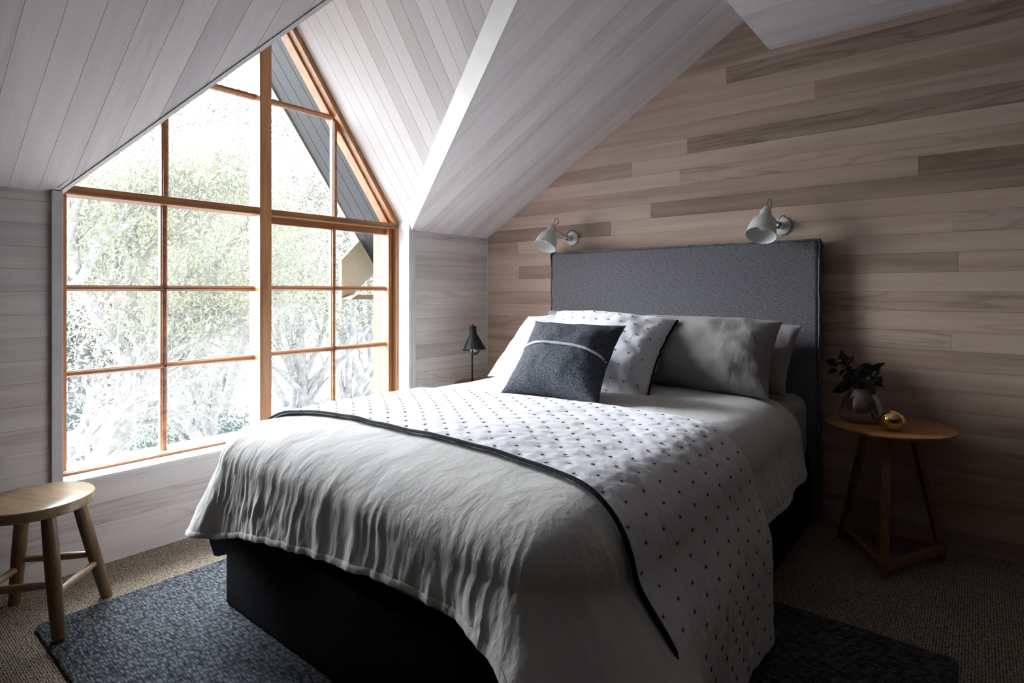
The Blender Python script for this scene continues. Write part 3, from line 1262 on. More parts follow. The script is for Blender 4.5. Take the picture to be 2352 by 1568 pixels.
# stitched hem: a slightly raised strip along the front edge
b = MB()
hp = []
for i in range(0, len(st), 2):
    kind, q, nrm, par = st[i]
    hz = hem_z(kind, q, par)
    row = []
    for k, (dd, oo) in enumerate(((0.0, .0012), (.003, .0022), (.016, .0022), (.019, .0008))):
        d = (Zs - hz) - dd
        p = q + nrm * (RR + hang_out(kind, q, nrm, par, d, arc[i]) + oo)
        row.append((p.x, p.y, Zs - d + .004 * noise.noise(Vector((arc[i] * 20, 3.3, 0)))))
    hp.append(row)
b.grid(lambda i, j: hp[i][j], len(hp), 4)
ho = b.build('hem', M['duvet'], duvet, smooth=True)

# ---- throw quilt -----------------------------------------------------


def near_y(x):
    t = (x - xL) / (xR - xL)
    return 1.135 + .10 * math.sin(PI * max(0, min(1, t))) ** .8 + .012 * math.sin(t * 9)


def far_y(x):
    t = max(0, min(1, (x - xL) / (xR - xL)))
    return 1.845 + .14 * sm(t * 1.1) + .008 * math.sin(t * 11)


TOFF = .013


def cross_sec(y, zl=.20, zr=.055):
    pts = []
    nR = 60
    # left hang upwards
    for k in range(30):
        d = (Zs - zl) * (1 - k / 30)
        pts.append((xL - flare_l(y, min(d, .30)) - TOFF, Zs - d))
    for k in range(12):
        ph = PI / 2 * (1 - k / 12)
        e = RR * math.sin(ph)
        x = ix0 - e
        nx, nz = -math.sin(ph), math.cos(ph)
        pts.append((x + nx * TOFF, top_h(x, y, e) + nz * TOFF))
    for k in range(60):
        x = ix0 + (ix1 - ix0) * k / 60
        pts.append((x, top_h(x, y, 0) + TOFF))
    for k in range(12):
        ph = PI / 2 * (k / 12)
        e = RR * math.sin(ph)
        x = ix1 + e
        nx, nz = math.sin(ph), math.cos(ph)
        pts.append((x + nx * TOFF, top_h(x, y, e) + nz * TOFF))
    for k in range(nR + 1):
        d = (Zs - zr) * (k / nR)
        fl_ = flare_r(y, min(d, .26)) + .012 * sm((d - .3) / .25)
        pts.append((xR + fl_ + TOFF + .004, Zs - d))
    L = [0]
    for k in range(1, len(pts)):
        L.append(L[-1] + math.hypot(pts[k][0] - pts[k - 1][0], pts[k][1] - pts[k - 1][1]))
    return pts, L


AX, AY = .048, .090      # cross stitches: step along the cloth, step across it (alternate columns staggered)
sec_cache = {}


def throw_point(a, v):
    """a = metres from the middle of the bed, along the cloth; v 0..1 from near to far edge"""
    ym = near_y(xc) * (1 - v) + far_y(xc) * v
    key = round(ym, 3)
    if key not in sec_cache:
        pts, L = cross_sec(ym)
        # arc position of the middle
        k = min(range(len(pts)), key=lambda i_: abs(pts[i_][0] - xc) + (0 if pts[i_][1] > .5 else 9))
        sec_cache[key] = (pts, L, L[k])
    pts, L, Lm = sec_cache[key]
    s_ = max(0, min(L[-1] - 1e-6, Lm + a))
    lo, hi = 0, len(L) - 1
    while hi - lo > 1:
        m_ = (lo + hi) // 2
        if L[m_] <= s_:
            lo = m_
        else:
            hi = m_
    t = (s_ - L[lo]) / max(1e-9, L[hi] - L[lo])
    x = pts[lo][0] + (pts[hi][0] - pts[lo][0]) * t
    z = pts[lo][1] + (pts[hi][1] - pts[lo][1]) * t
    nx = -(pts[hi][1] - pts[lo][1])
    nz = pts[hi][0] - pts[lo][0]
    l_ = math.hypot(nx, nz) or 1
    y = near_y(x) * (1 - v) + far_y(x) * v
    # hang narrows / sways a little towards the floor
    if z < Zs and x > xc:
        y += -.03 * (Zs - z) + .012 * math.sin((Zs - z) * 9)
    return Vector((x, y, z)), Vector((nx / l_, 0, nz / l_))


AMIN, AMAX = -1.12, 1.445
VW = .78


def puff(a, w):
    """pillowy relief between stitches; zero at each stitch"""
    best = 9
    for k in (math.floor(a / AX), math.floor(a / AX) + 1):
        off = AY * (.25 if k % 2 else .75)
        r_ = round((w - off) / AY)
        best = min(best, math.hypot(a - k * AX, w - (r_ * AY + off)))
    return 1 - math.exp(-(best / .017) ** 2 * .8)


NU, NV = 400, 112
b = MB()


def tp(i, j):
    a = AMIN + (AMAX - AMIN) * i / (NU - 1)
    v = j / (NV - 1)
    p, nn = throw_point(a, v)
    w = v * VW
    edge = min(1, min(v, 1 - v) * VW / .012)
    r_ = puff(a, w) * .0028 * edge
    r_ += .0022 * noise.noise(Vector((a * 34, w * 60, 1))) + .0025 * noise.noise(Vector((a * 12, w * 24, 7)))
    return p + nn * (r_ * 1.0)


b.grid(tp, NU, NV)
top_v = list(b.v)


def under(i, j):
    a = AMIN + (AMAX - AMIN) * i / (NU - 1)
    return Vector(top_v[j * NU + i]) - throw_point(a, j / (NV - 1))[1] * .006


b.grid(under, NU, NV)
kk = NU * NV
rim_ = [i for i in range(NU)] + [j * NU + NU - 1 for j in range(1, NV)] + [(NV - 1) * NU + i for i in range(NU - 2, -1, -1)] + [j * NU for j in range(NV - 2, 0, -1)]
for q in range(len(rim_)):
    a_, c_ = rim_[q], rim_[(q + 1) % len(rim_)]
    b.f.append((a_, c_, c_ + kk, a_ + kk))
throw = b.build('throw_quilt', M['quilt'], smooth=True)
tag(throw, 'white quilted throw with small black cross stitches laid across the bed', 'throw')
b = MB()
rc = random.Random(9)
nrow = int(VW / AY) + 1
for k in range(int(AMIN / AX) - 1, int(AMAX / AX) + 2):
    for r_ in range(0, nrow):
        a = k * AX
        w = r_ * AY + AY * (.25 if k % 2 else .75)
        if not (AMIN + .01 < a < AMAX - .01) or w > VW - .006:
            continue
        for s_ in (-1, 1):
            ang = s_ * rc.uniform(.75, 1.15)
            L_ = rc.uniform(.0050, .0062)
            da, dw = math.cos(ang) * L_, math.sin(ang) * L_
            pa, na_ = throw_point(a - da, max(0, (w - dw) / VW))
            pb, nb_ = throw_point(a + da, min(1, (w + dw) / VW))
            pa, pb = pa + na_ * .0022, pb + nb_ * .0022
            tt = (pb - pa).normalized()
            sd = na_.cross(tt).normalized() * .0009
            up = na_ * .0018
            b.add([pa - sd, pa + sd, pb + sd, pb - sd, pa - sd * .3 + up, pa + sd * .3 + up, pb + sd * .3 + up, pb - sd * .3 + up],
                  [(0, 1, 5, 4), (1, 2, 6, 5), (2, 3, 7, 6), (3, 0, 4, 7), (4, 5, 6, 7)])
stitch_into(throw, b, M['stitch'])
b = MB()
pts = [throw_point(AMIN + (AMAX - AMIN) * i / 260, 0.0) for i in range(261)]
prof = [(-.0085, -.001), (-.0075, .0042), (-.002, .006), (.0045, .0052), (.006, .0015), (.003, -.004)]
b.grid(lambda i, j: pts[i][0] + Vector((0, 1, 0)) * prof[j % 6][0] + pts[i][1] * prof[j % 6][1], 261, 7)
b.build('binding', M['binding'], throw, smooth=True)
b = MB()
pts = [throw_point(AMAX, i / 60) for i in range(61)]
b.grid(lambda i, j: pts[i][0] + Vector((0, 0, 1)) * (prof[j % 6][0]) + Vector((1, 0, 0)) * prof[j % 6][1], 61, 7)
b.build('binding', M['binding'], throw, smooth=True)


# ---- pillows -----------------------------------------------------------
def frame_from(bl, br, tl, tr):
    bl, br, tl, tr = map(Vector, (bl, br, tl, tr))
    c_ = (bl + br + tl + tr) / 4
    X = ((br - bl) + (tr - tl)) / 2
    Yv = ((tl - bl) + (tr - br)) / 2
    w, h = X.length, Yv.length
    X = X.normalized()
    Nn = X.cross(Yv.normalized()).normalized()
    Yn = Nn.cross(X).normalized()
    return c_, X, Yn, Nn, w, h


def pillow(name, corners, T, mat, pinch=.08, seed=0, flop=0.0, n=56, rough=.008, sag=.0, flange=0.0, power=.55):
    """corners are bottom-left, bottom-right, top-left, top-right of the seam plane; front faces the normal side"""
    bl, br, tl, tr = map(Vector, corners)
    c_, X, Yn, Nn, w, h = frame_from(*corners)
    if Nn.y > 0:
        Nn = -Nn

    def surf(u, v, side):
        # bilinear seam plane
        s_, t_ = (u + 1) / 2, (v + 1) / 2
        p = bl * (1 - s_) * (1 - t_) + br * s_ * (1 - t_) + tl * (1 - s_) * t_ + tr * s_ * t_
        pin_u = -pinch * w * .5 * (1 - v * v) * (u ** 3)
        pin_v = -pinch * h * .5 * (1 - u * u) * (v ** 3)
        p = p + X * pin_u + Yn * pin_v
        fu = 1 - abs(u) ** 2.6
        fv = 1 - abs(v) ** 2.6
        t = (max(0, fu * fv)) ** power * T / 2
        bias = 1 + sag * -v
        nz = noise.noise(Vector((u * 2.1 + seed, v * 1.9, side * 3))) * rough * 1.6 + noise.noise(Vector((u * 6 + seed, v * 5, side * 3 + 9))) * rough * .6
        edge_n = rough * .8 * noise.noise(Vector((u * 9 + seed, v * 9, 4)))
        lean = Nn * (flop * max(0, v) ** 2)
        return p + Nn * (side * t * bias + nz * min(1, t / (T * .2)) + edge_n * (1 - min(1, t / (T * .25)))) + lean
    b_ = MB()
    for side in (1, -1):
        def fn(i, j):
            u = -math.cos(PI * i / n) if False else (2 * i / n - 1)
            v = (2 * j / n - 1)
            # cluster samples toward the rim
            u = math.copysign(1 - (1 - abs(u)) ** 1.35, u)
            v = math.copysign(1 - (1 - abs(v)) ** 1.35, v)
            return surf(u, v, side)
        b_.grid(fn, n + 1, n + 1)
    o = b_.build(name, mat, smooth=True, weld=.0008)
    return o, surf, (c_, X, Yn, Nn, w, h)


# back pair against the headboard
pb, _, _ = pillow('pillow', [(-2.20, 2.96, .70), (-1.47, 2.96, .70), (-2.21, 3.10, 1.055), (-1.49, 3.10, 1.03)], .17, M['case_mauve'], .05, 1)
tag(pb, 'mauve grey pillow behind, only its top corner showing at the window side', 'pillow', 'bed pillows')
pb, sfb, _ = pillow('pillow', [(-1.42, 2.90, .695), (-.700, 2.87, .688), (-1.43, 3.10, 1.02), (-.675, 3.09, 1.012)], .17, M['case_mauve'], .05, 2)
tag(pb, 'mauve grey pillow nearest the headboard on the dark side of the bed', 'pillow', 'bed pillows')
# front pair
pf, _, _ = pillow('pillow', [(-2.19, 2.47, .692), (-1.45, 2.50, .715), (-2.20, 2.86, 1.02), (-1.46, 2.88, 1.03)], .20, M['case_pale'], .05, 3)
tag(pf, 'pale grey pillow at the window end of the bed, leaning back', 'pillow', 'bed pillows')
pf, _, _ = pillow('pillow', [(-1.47, 2.56, .742), (-.700, 2.60, .718), (-1.47, 2.86, 1.045), (-.708, 2.86, 1.040)], .23, M['case_grey'], .05, 4, rough=.010)
tag(pf, 'plump grey linen pillow on the dark side, to the right of the stitched one', 'pillow', 'bed pillows')
# quilted sham
sh_c = [(-1.78, 2.27, .73), (-1.112, 2.29, .706), (-1.835, 2.66, 1.065), (-1.150, 2.70, 1.035)]
ps, sfs, fr = pillow('pillow', sh_c, .25, M['quilt'], .075, 5, n=90, rough=.010, power=.5)
tag(ps, 'white pillow with black cross stitches and a black bound edge', 'pillow', 'bed pillows')
b = MB()
rc = random.Random(4)
wq, hq = fr[4], fr[5]
nu_, nv_ = int(wq / .066), int(hq / .060)
for r_ in range(nv_):
    for k in range(nu_ + 1):
        u = -1 + 2 * (k + (.5 if r_ % 2 else 0) + .35) / nu_
        v = -1 + 2 * (r_ + .6) / nv_
        if abs(u) > .965 or abs(v) > .97:
            continue
        for s_ in (-1, 1):
            ang = s_ * rc.uniform(.7, 1.1)
            du, dv = .0056 * math.cos(ang) * 2 / wq, .0056 * math.sin(ang) * 2 / hq
            pa, pb_ = sfs(u - du, v - dv, 1), sfs(u + du, v + dv, 1)
            n1 = (sfs(u + .02, v, 1) - sfs(u - .02, v, 1)).cross(sfs(u, v + .02, 1) - sfs(u, v - .02, 1)).normalized()
            if n1.dot(fr[3]) < 0:
                n1 = -n1
            pa, pb_ = pa + n1 * .0012, pb_ + n1 * .0012
            sd = n1.cross((pb_ - pa).normalized()).normalized() * .0011
            up = n1 * .0016
            b.add([pa - sd, pa + sd, pb_ + sd, pb_ - sd, pa - sd * .3 + up, pa + sd * .3 + up, pb_ + sd * .3 + up, pb_ - sd * .3 + up],
                  [(0, 1, 5, 4), (1, 2, 6, 5), (2, 3, 7, 6), (3, 0, 4, 7), (4, 5, 6, 7)])
stitch_into(ps, b, M['stitch'])
b = MB()
rim = [sfs(-.98 + 1.98 * i / 60, -1, 1) for i in range(61)] + [sfs(1, -1 + 2 * i / 60, 1) for i in range(1, 61)]
b.tube(rim, .0068, 8)
b.build('binding', M['binding'], ps, smooth=True)
# charcoal knitted cushion
cu_c = [(-1.665, 1.965, .722), (-1.155, 1.960, .716), (-1.690, 2.26, 1.035), (-1.205, 2.28, 1.030)]
pc, sfc, fr = pillow('cushion', cu_c, .20, M['wool'], .15, 6, n=70, rough=.005, power=.6)
tag(pc, 'square charcoal boucle cushion with a cream braid across its middle', 'cushion')
b = MB()
for i in range(84):
    u = -.998 + 1.996 * i / 83
    v = .02 + .03 * (1 - u * u)
    p = sfc(u, v, 1) + fr[3] * .003
    t = (sfc(min(1, u + .02), v, 1) - sfc(max(-1, u - .02), v, 1)).normalized()
    b.tube([p - t * .0028, p - t * .0013, p + t * .0013, p + t * .0028], [.0032, .0062, .0062, .0032], 8)
b.build('braid', M['yarn'], pc, smooth=True)

# ------------------------------------------------------------------ rug
b = MB()
rx0, rx1, ry0, ry1 = -2.56, -.05, .50, 2.31
r_c = .03


def rug_outline(n=7):
    pts = []
    for cx_, cy_, a0 in ((rx1 - r_c, ry1 - r_c, 0), (rx0 + r_c, ry1 - r_c, PI / 2), (rx0 + r_c, ry0 + r_c, PI), (rx1 - r_c, ry0 + r_c, 1.5 * PI)):
        for k in range(n):
            a = a0 + PI / 2 * k / (n - 1)
            pts.append((cx_ + r_c * math.cos(a), cy_ + r_c * math.sin(a)))
    return pts


oo = rug_outline()
dense = []
for i in range(len(oo)):
    p, q = Vector(oo[i]), Vector(oo[(i + 1) % len(oo)])
    m_ = max(1, int((q - p).length / .02))
    for k in range(m_):
        dense.append(p.lerp(q, k / m_))
cr_ = Vector(((rx0 + rx1) / 2, (ry0 + ry1) / 2))
ring = []
for (ins, z) in ((0.004, .0005), (0.0, .005), (.003, .011), (.012, .013)):
    ring.append([((p + (cr_ - p).normalized() * (ins + .003 * noise.noise(Vector((p.x * 14, p.y * 14, 0)))))[0], (p + (cr_ - p).normalized() * (ins + .003 * noise.noise(Vector((p.x * 14, p.y * 14, 0)))))[1], z) for p in dense])
nn_ = len(dense)
b.grid(lambda i, j: ring[j][i], nn_, 4, closed_u=True)
b.f.append(tuple(3 * nn_ + i for i in range(nn_)))
rug = b.build('rug', M['rug'], smooth=True, angle=.7)
tag(rug, 'charcoal woven rug lying under the foot of the bed', 'rug')

# ------------------------------------------------------------------ stool
stl = empty('stool', (-2.606, .516, 0), 0)
tag(stl, 'round wooden stool with four turned legs by the window wall', 'stool')
SR = .172


def seat_prof():
    return [(0.0, .449), (.10, .4485), (SR - .007, .4483), (SR - .002, .4468), (SR, .444), (SR, .418), (SR - .003, .412), (SR - .010, .409), (0, .409)]


b = MB()
b.lathe(seat_prof(), 64)
o = b.build('seat', M['oak_seat'], stl, smooth=True, angle=.45, weld=.0005)
o.rotation_euler = (0, 0, .35)
feet = [(-2.39, .5346, .013), (-2.621, .7356, 0), (-2.822, .4965, 0), (-2.591, .2955, .0)]
sc_ = Vector((-2.606, .516, 0))
tops, fts = [], []
for f in feet:
    v = Vector(f) - sc_
    zf = v.z
    v.z = 0
    v *= 1.0
    fts.append(Vector((v.x, v.y, zf)))
    tops.append(Vector((v.x * .56, v.y * .56, .412)))
for f, t in zip(fts, tops):
    b = MB()
    pts = [f.lerp(t, k / 8) for k in range(9)]
    b.tube(pts, [.0195, .0205, .0215, .0222, .0228, .0230, .0228, .022, .021], 20)
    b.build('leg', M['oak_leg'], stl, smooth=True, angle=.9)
for (i, j, h) in ((0, 1, .145), (1, 2, .178), (2, 3, .145), (3, 0, .178)):
    a = fts[i].lerp(tops[i], h / .41)
    c_ = fts[j].lerp(tops[j], h / .41)
    b = MB()
    b.tube([a.lerp(c_, k / 6) for k in range(7)], [.010, .0125, .0138, .014, .0138, .0125, .010], 14)
    b.build('rung', M['oak_rung'], stl, smooth=True, angle=.9)


# ------------------------------------------------------------------ bedside tables
def side_table(name):
    t = empty(name, (0, 0, 0))
    b = MB()
    R_ = .245
    b.lathe([(0, .592), (R_ - .004, .592), (R_, .590), (R_, .584), (R_ - .006, .576), (R_ - .03, .568), (0, .568)], 72)
    b.build('table_top', M['oak_table'], t, smooth=True, angle=.5, weld=.0004)
    dirs = [Vector((.04, -1, 0)).normalized(), Vector((.81, .585, 0)).normalized(), Vector((-.87, .49, 0)).normalized()]
    for d_ in dirs:
        b = MB()
        f, tp_ = d_ * .232, d_ * .10 + Vector((0, 0, .568))
        sd = Vector((0, 0, 1)).cross(d_).normalized() * .015
        th = d_ * .011
        b.add([f - sd - th, f + sd - th, f + sd + th, f - sd + th, tp_ - sd * 1.2 - th, tp_ + sd * 1.2 - th, tp_ + sd * 1.2 + th, tp_ - sd * 1.2 + th],
              [(0, 3, 2, 1), (4, 5, 6, 7), (0, 1, 5, 4), (1, 2, 6, 5), (2, 3, 7, 6), (3, 0, 4, 7)])
        b.build('leg', M['oak_table_leg'], t, bevel=.002)
    for i in range(3):
        a, c_ = dirs[i] * .228, dirs[(i + 1) % 3] * .228
        dd = (c_ - a).normalized()
        a, c_ = a - dd * .015, c_ + dd * .015
        nn2 = Vector((0, 0, 1)).cross(dd) * .013
        b = MB()
        b.prism([a - nn2 + Vector((0, 0, .035)), a + nn2 + Vector((0, 0, .035)), c_ + nn2 + Vector((0, 0, .035)), c_ - nn2 + Vector((0, 0, .035))], (0, 0, .03))
        b.build('rail', M['oak_table_leg'], t, bevel=.002)
    return t


tb = side_table('side_table')
tb.location = (-.312, 3.017, 0)
tag(tb, 'round oak side table carrying a glass vase, on the dark side of the bed', 'table')
tb2 = copy_tree(tb)
tb2.location = (-2.66, 2.86, -.03)
for k_ in tb2.children:
    pass
tb2.location = (-2.64, 2.98, 0)
tb2.scale = (.96, .96, .92)
tag(tb2, 'small round side table under the black lamp, in the window corner', 'table')

# vase with sprigs
VX, VY, VZ = -.412, 3.010, .592
vs_o = empty('vase', (VX, VY, VZ))
tag(vs_o, 'low rounded clear glass vase on the oak side table', 'vase')
b = MB()
prof = [(0, .002), (.070, .002), (.084, .006), (.090, .018), (.0885, .045), (.083, .075), (.072, .105), (.058, .128), (.047, .142), (.045, .150),
        (.042, .150), (.044, .141), (.055, .126), (.069, .103), (.080, .074), (.0855, .045), (.087, .020), (.081, .010), (.068, .008), (0, .008)]
b.lathe(prof, 56)
b.build('glass_body', M['vase'], vs_o, smooth=True, weld=.0002)

spr = empty('eucalyptus_sprig', (VX, VY, VZ))
tag(spr, 'bunch of eucalyptus sprigs with gumnuts standing in the glass vase', 'foliage')
r_ = random.Random(12)


def leaf(mb, base, dirv, L_, W_, roll):
    dirv = dirv.normalized()
    side = dirv.cross(Vector((math.cos(roll), math.sin(roll), .4))).normalized()
    nn = side.cross(dirv).normalized()
    rows_ = []
    k = len(mb.v)
    for i in range(9):
        t = i / 8
        w_ = W_ * math.sin(PI * min(1, t ** .8)) ** .75 * .5 + .0004
        c_ = base + dirv * (L_ * t) + nn * (-.12 * L_ * t * t)
        mb.v += [tuple(c_ - side * w_ + nn * w_ * .25), tuple(c_), tuple(c_ + side * w_ + nn * w_ * .25)]
    for i in range(8):
        for j in range(2):
            q = k + i * 3 + j
            mb.f.append((q, q + 1, q + 4, q + 3))


# targets read from the photograph, all within the plane of the vase
def at_v(x, y, dy=0.0):
    p = on_y(x, y, VY + dy)
    return p - Vector((VX, VY, VZ))


stems = [((1990, 870), (1930, 838), (1921, 862)), ((1990, 880), (1955, 845), (1928, 832)), ((1995, 870), (1950, 820), (1938, 808)),
         ((1998, 880), (1975, 850), (1957, 818)), ((2005, 885), (2000, 850), (1998, 833)), ((2005, 890), (2015, 862), (2022, 845)), ((2000, 895), (2000, 880), (1998, 900))]
sm_b = MB()
for i, (a, b2, c_) in enumerate(stems):
    root = Vector((.045 + .006 * i, -.01 * (i % 3), .012))
    p1 = Vector((-.006 + .004 * i, .005 - .004 * (i % 3), .148))
    pa, pb_, pc_ = at_v(*a), at_v(*b2, -.01 * (i % 3)), at_v(*c_, .012 * ((i % 3) - 1))
    sm_b.tube([root, root.lerp(p1, .5), p1, pa.lerp(p1, .4), pb_, pc_], [.0022, .0022, .0021, .0018, .0015, .0011], 7)
sm_b.build('stem', M['stem'], spr, smooth=True)
leaves_spec = [  # centre px, length px, width px, angle deg (0 = up, + = clockwise), material
    (1938, 822, 34, 20, -20, 1), (1953, 827, 28, 13, 10, 0), (1912, 832, 30, 16, -70, 1), (1911, 852, 28, 14, -85, 1),
    (1947, 866, 30, 13, -5, 0), (1932, 893, 34, 22, -110, 1), (1965, 855, 26, 18, 5, 1), (1972, 872, 40, 22, 20, 1), (1990, 842, 22, 9, 25, 0),
    (1984, 862, 30, 18, 50, 1), (2018, 848, 18, 12, 10, 1), (2000, 856, 20, 12, -10, 1), (2008, 872, 26, 14, 60, 1), (1998, 902, 14, 13, 175, 0), (1974, 893, 40, 12, 130, 1),
    (2002, 890, 30, 16, 170, 1), (1958, 880, 24, 10, -60, 1), (1950, 846, 24, 12, -50, 1), (2015, 880, 24, 10, 120, 1), (1985, 885, 26, 14, 90, 1), (1932, 857, 24, 10, -120, 1)]
for k in range(16):
    leaves_spec.append((r_.uniform(1938, 2022), r_.uniform(838, 900), r_.uniform(20, 34), r_.uniform(12, 19), r_.uniform(-150, 150), 0 if k % 4 == 0 else 1))
sc_px = 2.62 / 1320
for i, (x, y, L_, W_, an, dk) in enumerate(leaves_spec):
    a = math.radians(an)
    tipd = Vector((math.sin(a) * C, math.sin(a) * S, math.cos(a)))
    tipd += Vector((S, -C, 0)) * r_.uniform(-.35, .5)
    ctr = at_v(x, y, r_.uniform(-.03, .03))
    Lm_ = L_ * sc_px * 1.2
    lb = MB()
    leaf(lb, ctr - tipd.normalized() * Lm_ / 2, tipd, Lm_, W_ * sc_px * 1.2, r_.uniform(-.3, .3) + 2.2)
    lo = lb.build('leaf', M['euc_leaf'] if not dk else M['euc_leaf_dark'], spr, smooth=True)
for (x, y, n_) in ((1924, 833, 9), (1920, 865, 13), (1928, 872, 4), (2006, 862, 8), (1996, 884, 9), (2016, 866, 4)):
    for k in range(n_):
        p = at_v(x + r_.uniform(-8, 8), y + r_.uniform(-8, 8), r_.uniform(-.02, .015))
        b = MB()
        q = Vector((r_.uniform(-1, 1), r_.uniform(-1, .2), r_.uniform(-.3, 1))).to_track_quat('Z', 'X').to_matrix().to_4x4()
        b.lathe([(0, -.0045), (.0032, -.003), (.0046, .0), (.0040, .003), (.0046, .0045), (.0022, .0048), (.0010, .0015)], 10, Matrix.Translation(p) @ q)
        b.build('gumnut', M['euc_nut'], spr, smooth=True)

# brass ball
bb = empty('brass_box', (-.2845, 2.887, .592))
tag(bb, 'polished brass egg shaped box beside the vase', 'ornament')
Rb = .044
b = MB()
b.lathe([(0, 0), (.012, .0005)] + [(Rb * math.sin(a) * 1.06, Rb * .96 - Rb * .96 * math.cos(a)) for a in [PI * (.12 + .36 * k / 12) for k in range(13)]], 48)
b.build('bowl', M['brass'], bb, smooth=True, weld=.0003)
b = MB()
b.lathe([(Rb * math.sin(a) * 1.06, Rb * .96 - Rb * .96 * math.cos(a)) for a in [PI * (.49 + .51 * k / 16) for k in range(17)]], 48)
b.build('lid', M['brass'], bb, smooth=True, weld=.0003)
b = MB()
b.tube([(Rb * 1.065 * math.cos(2 * PI * k / 48), Rb * 1.065 * math.sin(2 * PI * k / 48), Rb * .93) for k in range(49)], .0011, 6)
b.build('rim', M['brass'], bb, smooth=True)


# ------------------------------------------------------------------ wall lamps
def wall_lamp():
    t = empty('wall_lamp', (0, 0, 0))   # origin at the wall plate centre, wall is +y
    b = MB()
    rot = Matrix.Rotation(PI / 2, 4, 'X')     # lathe z -> -y
    b.lathe([(0, 0), (.048, 0), (.048, .006), (.044, .011), (.030, .015), (.022, .017), (0, .017)], 40, rot)
    plate = b.build('wall_plate', M['white_paint'], t, smooth=True, angle=.6, weld=.0003)
    for a in (.6, 2.6, 4.6):
        b = MB()
        b.lathe([(0, 0), (.0018, 0), (.0018, .0015), (0, .0018)], 8, Matrix.Translation((.037 * math.cos(a), -.0125, .037 * math.sin(a))) @ rot)
        b.build('screw', M['black_hole'], plate)
    b = MB()
    b.lathe([(.019, .015), (.0195, .040), (.0215, .046), (.0215, .066), (.018, .067), (.018, .045)], 32, rot)
    b.build('hub', M['white_paint'], t, smooth=True, angle=.6)
    b = MB()
    b.lathe([(0, .0625), (.0182, .062), (.0182, .058)], 24, rot)
    b.build('hub_joint', M['black_hole'], t, smooth=True)
    b = MB()
    b.tube([(0, -.060, .004), (-.004, -.13, .032), (-.010, -.196, .060)], .0052, 12)
    b.tube([(.0, -.060, .0), (.0, -.075, .010)], [.011, .007], 12)
    b.build('arm', M['white_paint'], t, smooth=True)
    # head: axis points down and out from the wall
    ax = Vector((.005, -.50, -.85)).normalized()
    top = Vector((-.020, -.178, .088))
    q = (-ax).to_track_quat('Z', 'X').to_matrix().to_4x4()
    Mh = Matrix.Translation(top) @ q      # local +z = up the axis; 0 at the cap top
    b = MB()
    prof = [(0.0045, .002), (.0075, .001), (.0088, -.002), (.0088, -.009), (.0165, -.011), (.0190, -.015), (.0195, -.024), (.0255, -.028), (.0272, -.033), (.0285, -.060), (.0300, -.067),
            (.040, -.076), (.052, -.092), (.0610, -.112), (.0670, -.134), (.0705, -.158), (.0722, -.173), (.0748, -.177), (.0750, -.180), (.0735, -.181),
            (.0695, -.173), (.0680, -.158), (.0645, -.135), (.058, -.114), (.049, -.095), (.038, -.080), (.028, -.072), (.012, -.070)]
    b.lathe(prof, 56, Mh)
    sh = b.build('lamp_shade', M['white_paint'], t, smooth=True, angle=.9)
    b = MB()
    b.lathe([(0.012, -.068), (.014, -.085), (.022, -.102), (.0250, -.118), (.022, -.134), (.012, -.143), (0, -.145)], 28, Mh)
    b.build('bulb', M['bulb_white'], t, smooth=True)
    for a in (0.2, 1.5, 2.9, 4.6):
        b = MB()
        p = Vector((.0270 * math.cos(a), .0270 * math.sin(a), -.032))
        b.lathe([(0, .0008), (.0016, .0006), (.0016, -.001)], 8, Mh @ Matrix.Translation(p) @ Vector((math.cos(a), math.sin(a), 0)).to_track_quat('Z', 'Y').to_matrix().to_4x4())
        b.build('screw', M['black_hole'], sh)
    b = MB()
    j = Mh @ Vector((.0, .0, -.030))
    arm_end = Vector((-.010, -.196, .060))
    b.tube([arm_end + Vector((.012, 0, 0)), arm_end - Vector((.006, 0, 0))], .009, 14)
    b.tube([arm_end, j.lerp(arm_end, .3)], .0055, 10)
    b.build('swivel', M['white_paint'], t, smooth=True, angle=.9)
    b = MB()
    c0 = Mh @ Vector((0, 0, .008))
    b.smooth_tube([c0, c0 + Vector((.002, .005, .020)), c0 + Vector((.006, .018, .034)), c0 + Vector((.010, .030, .026)), c0 + Vector((.011, .034, .004)), arm_end + Vector((.010, .012, .014)), arm_end + Vector((.008, .012, .002))], .0021, 8)
    b.build('cord', M['cord'], t, smooth=True)
    b = MB()
    b.smooth_tube([(.0, -.075, .012), (.002, -.066, .030), (.008, -.045, .047), (.014, -.022, .056), (.014, -.006, .052), (.010, -.004, .040)], .0021, 8)
    b.build('cord', M['cord'], t, smooth=True)
    b = MB()
    b.tube([(.004, -.012, -.044), (.005, -.014, -.056)], .0018, 6)
    b.build('switch', M['cord'], t, smooth=True)
    return t


wl = wall_lamp()
wl.location = (-2.154, D - .001, 1.537)
wl.rotation_euler = (0, 0, -.10)
tag(wl, 'white articulated wall lamp above the window end of the headboard', 'lamp', 'pair of bedside wall lamps')
wl2 = copy_tree(wl)
wl2.location = (-.8207, D - .001, 1.527)
wl2.rotation_euler = (0, 0, -.06)
tag(wl2, 'white articulated wall lamp above the darker right end of the headboard', 'lamp', 'pair of bedside wall lamps')

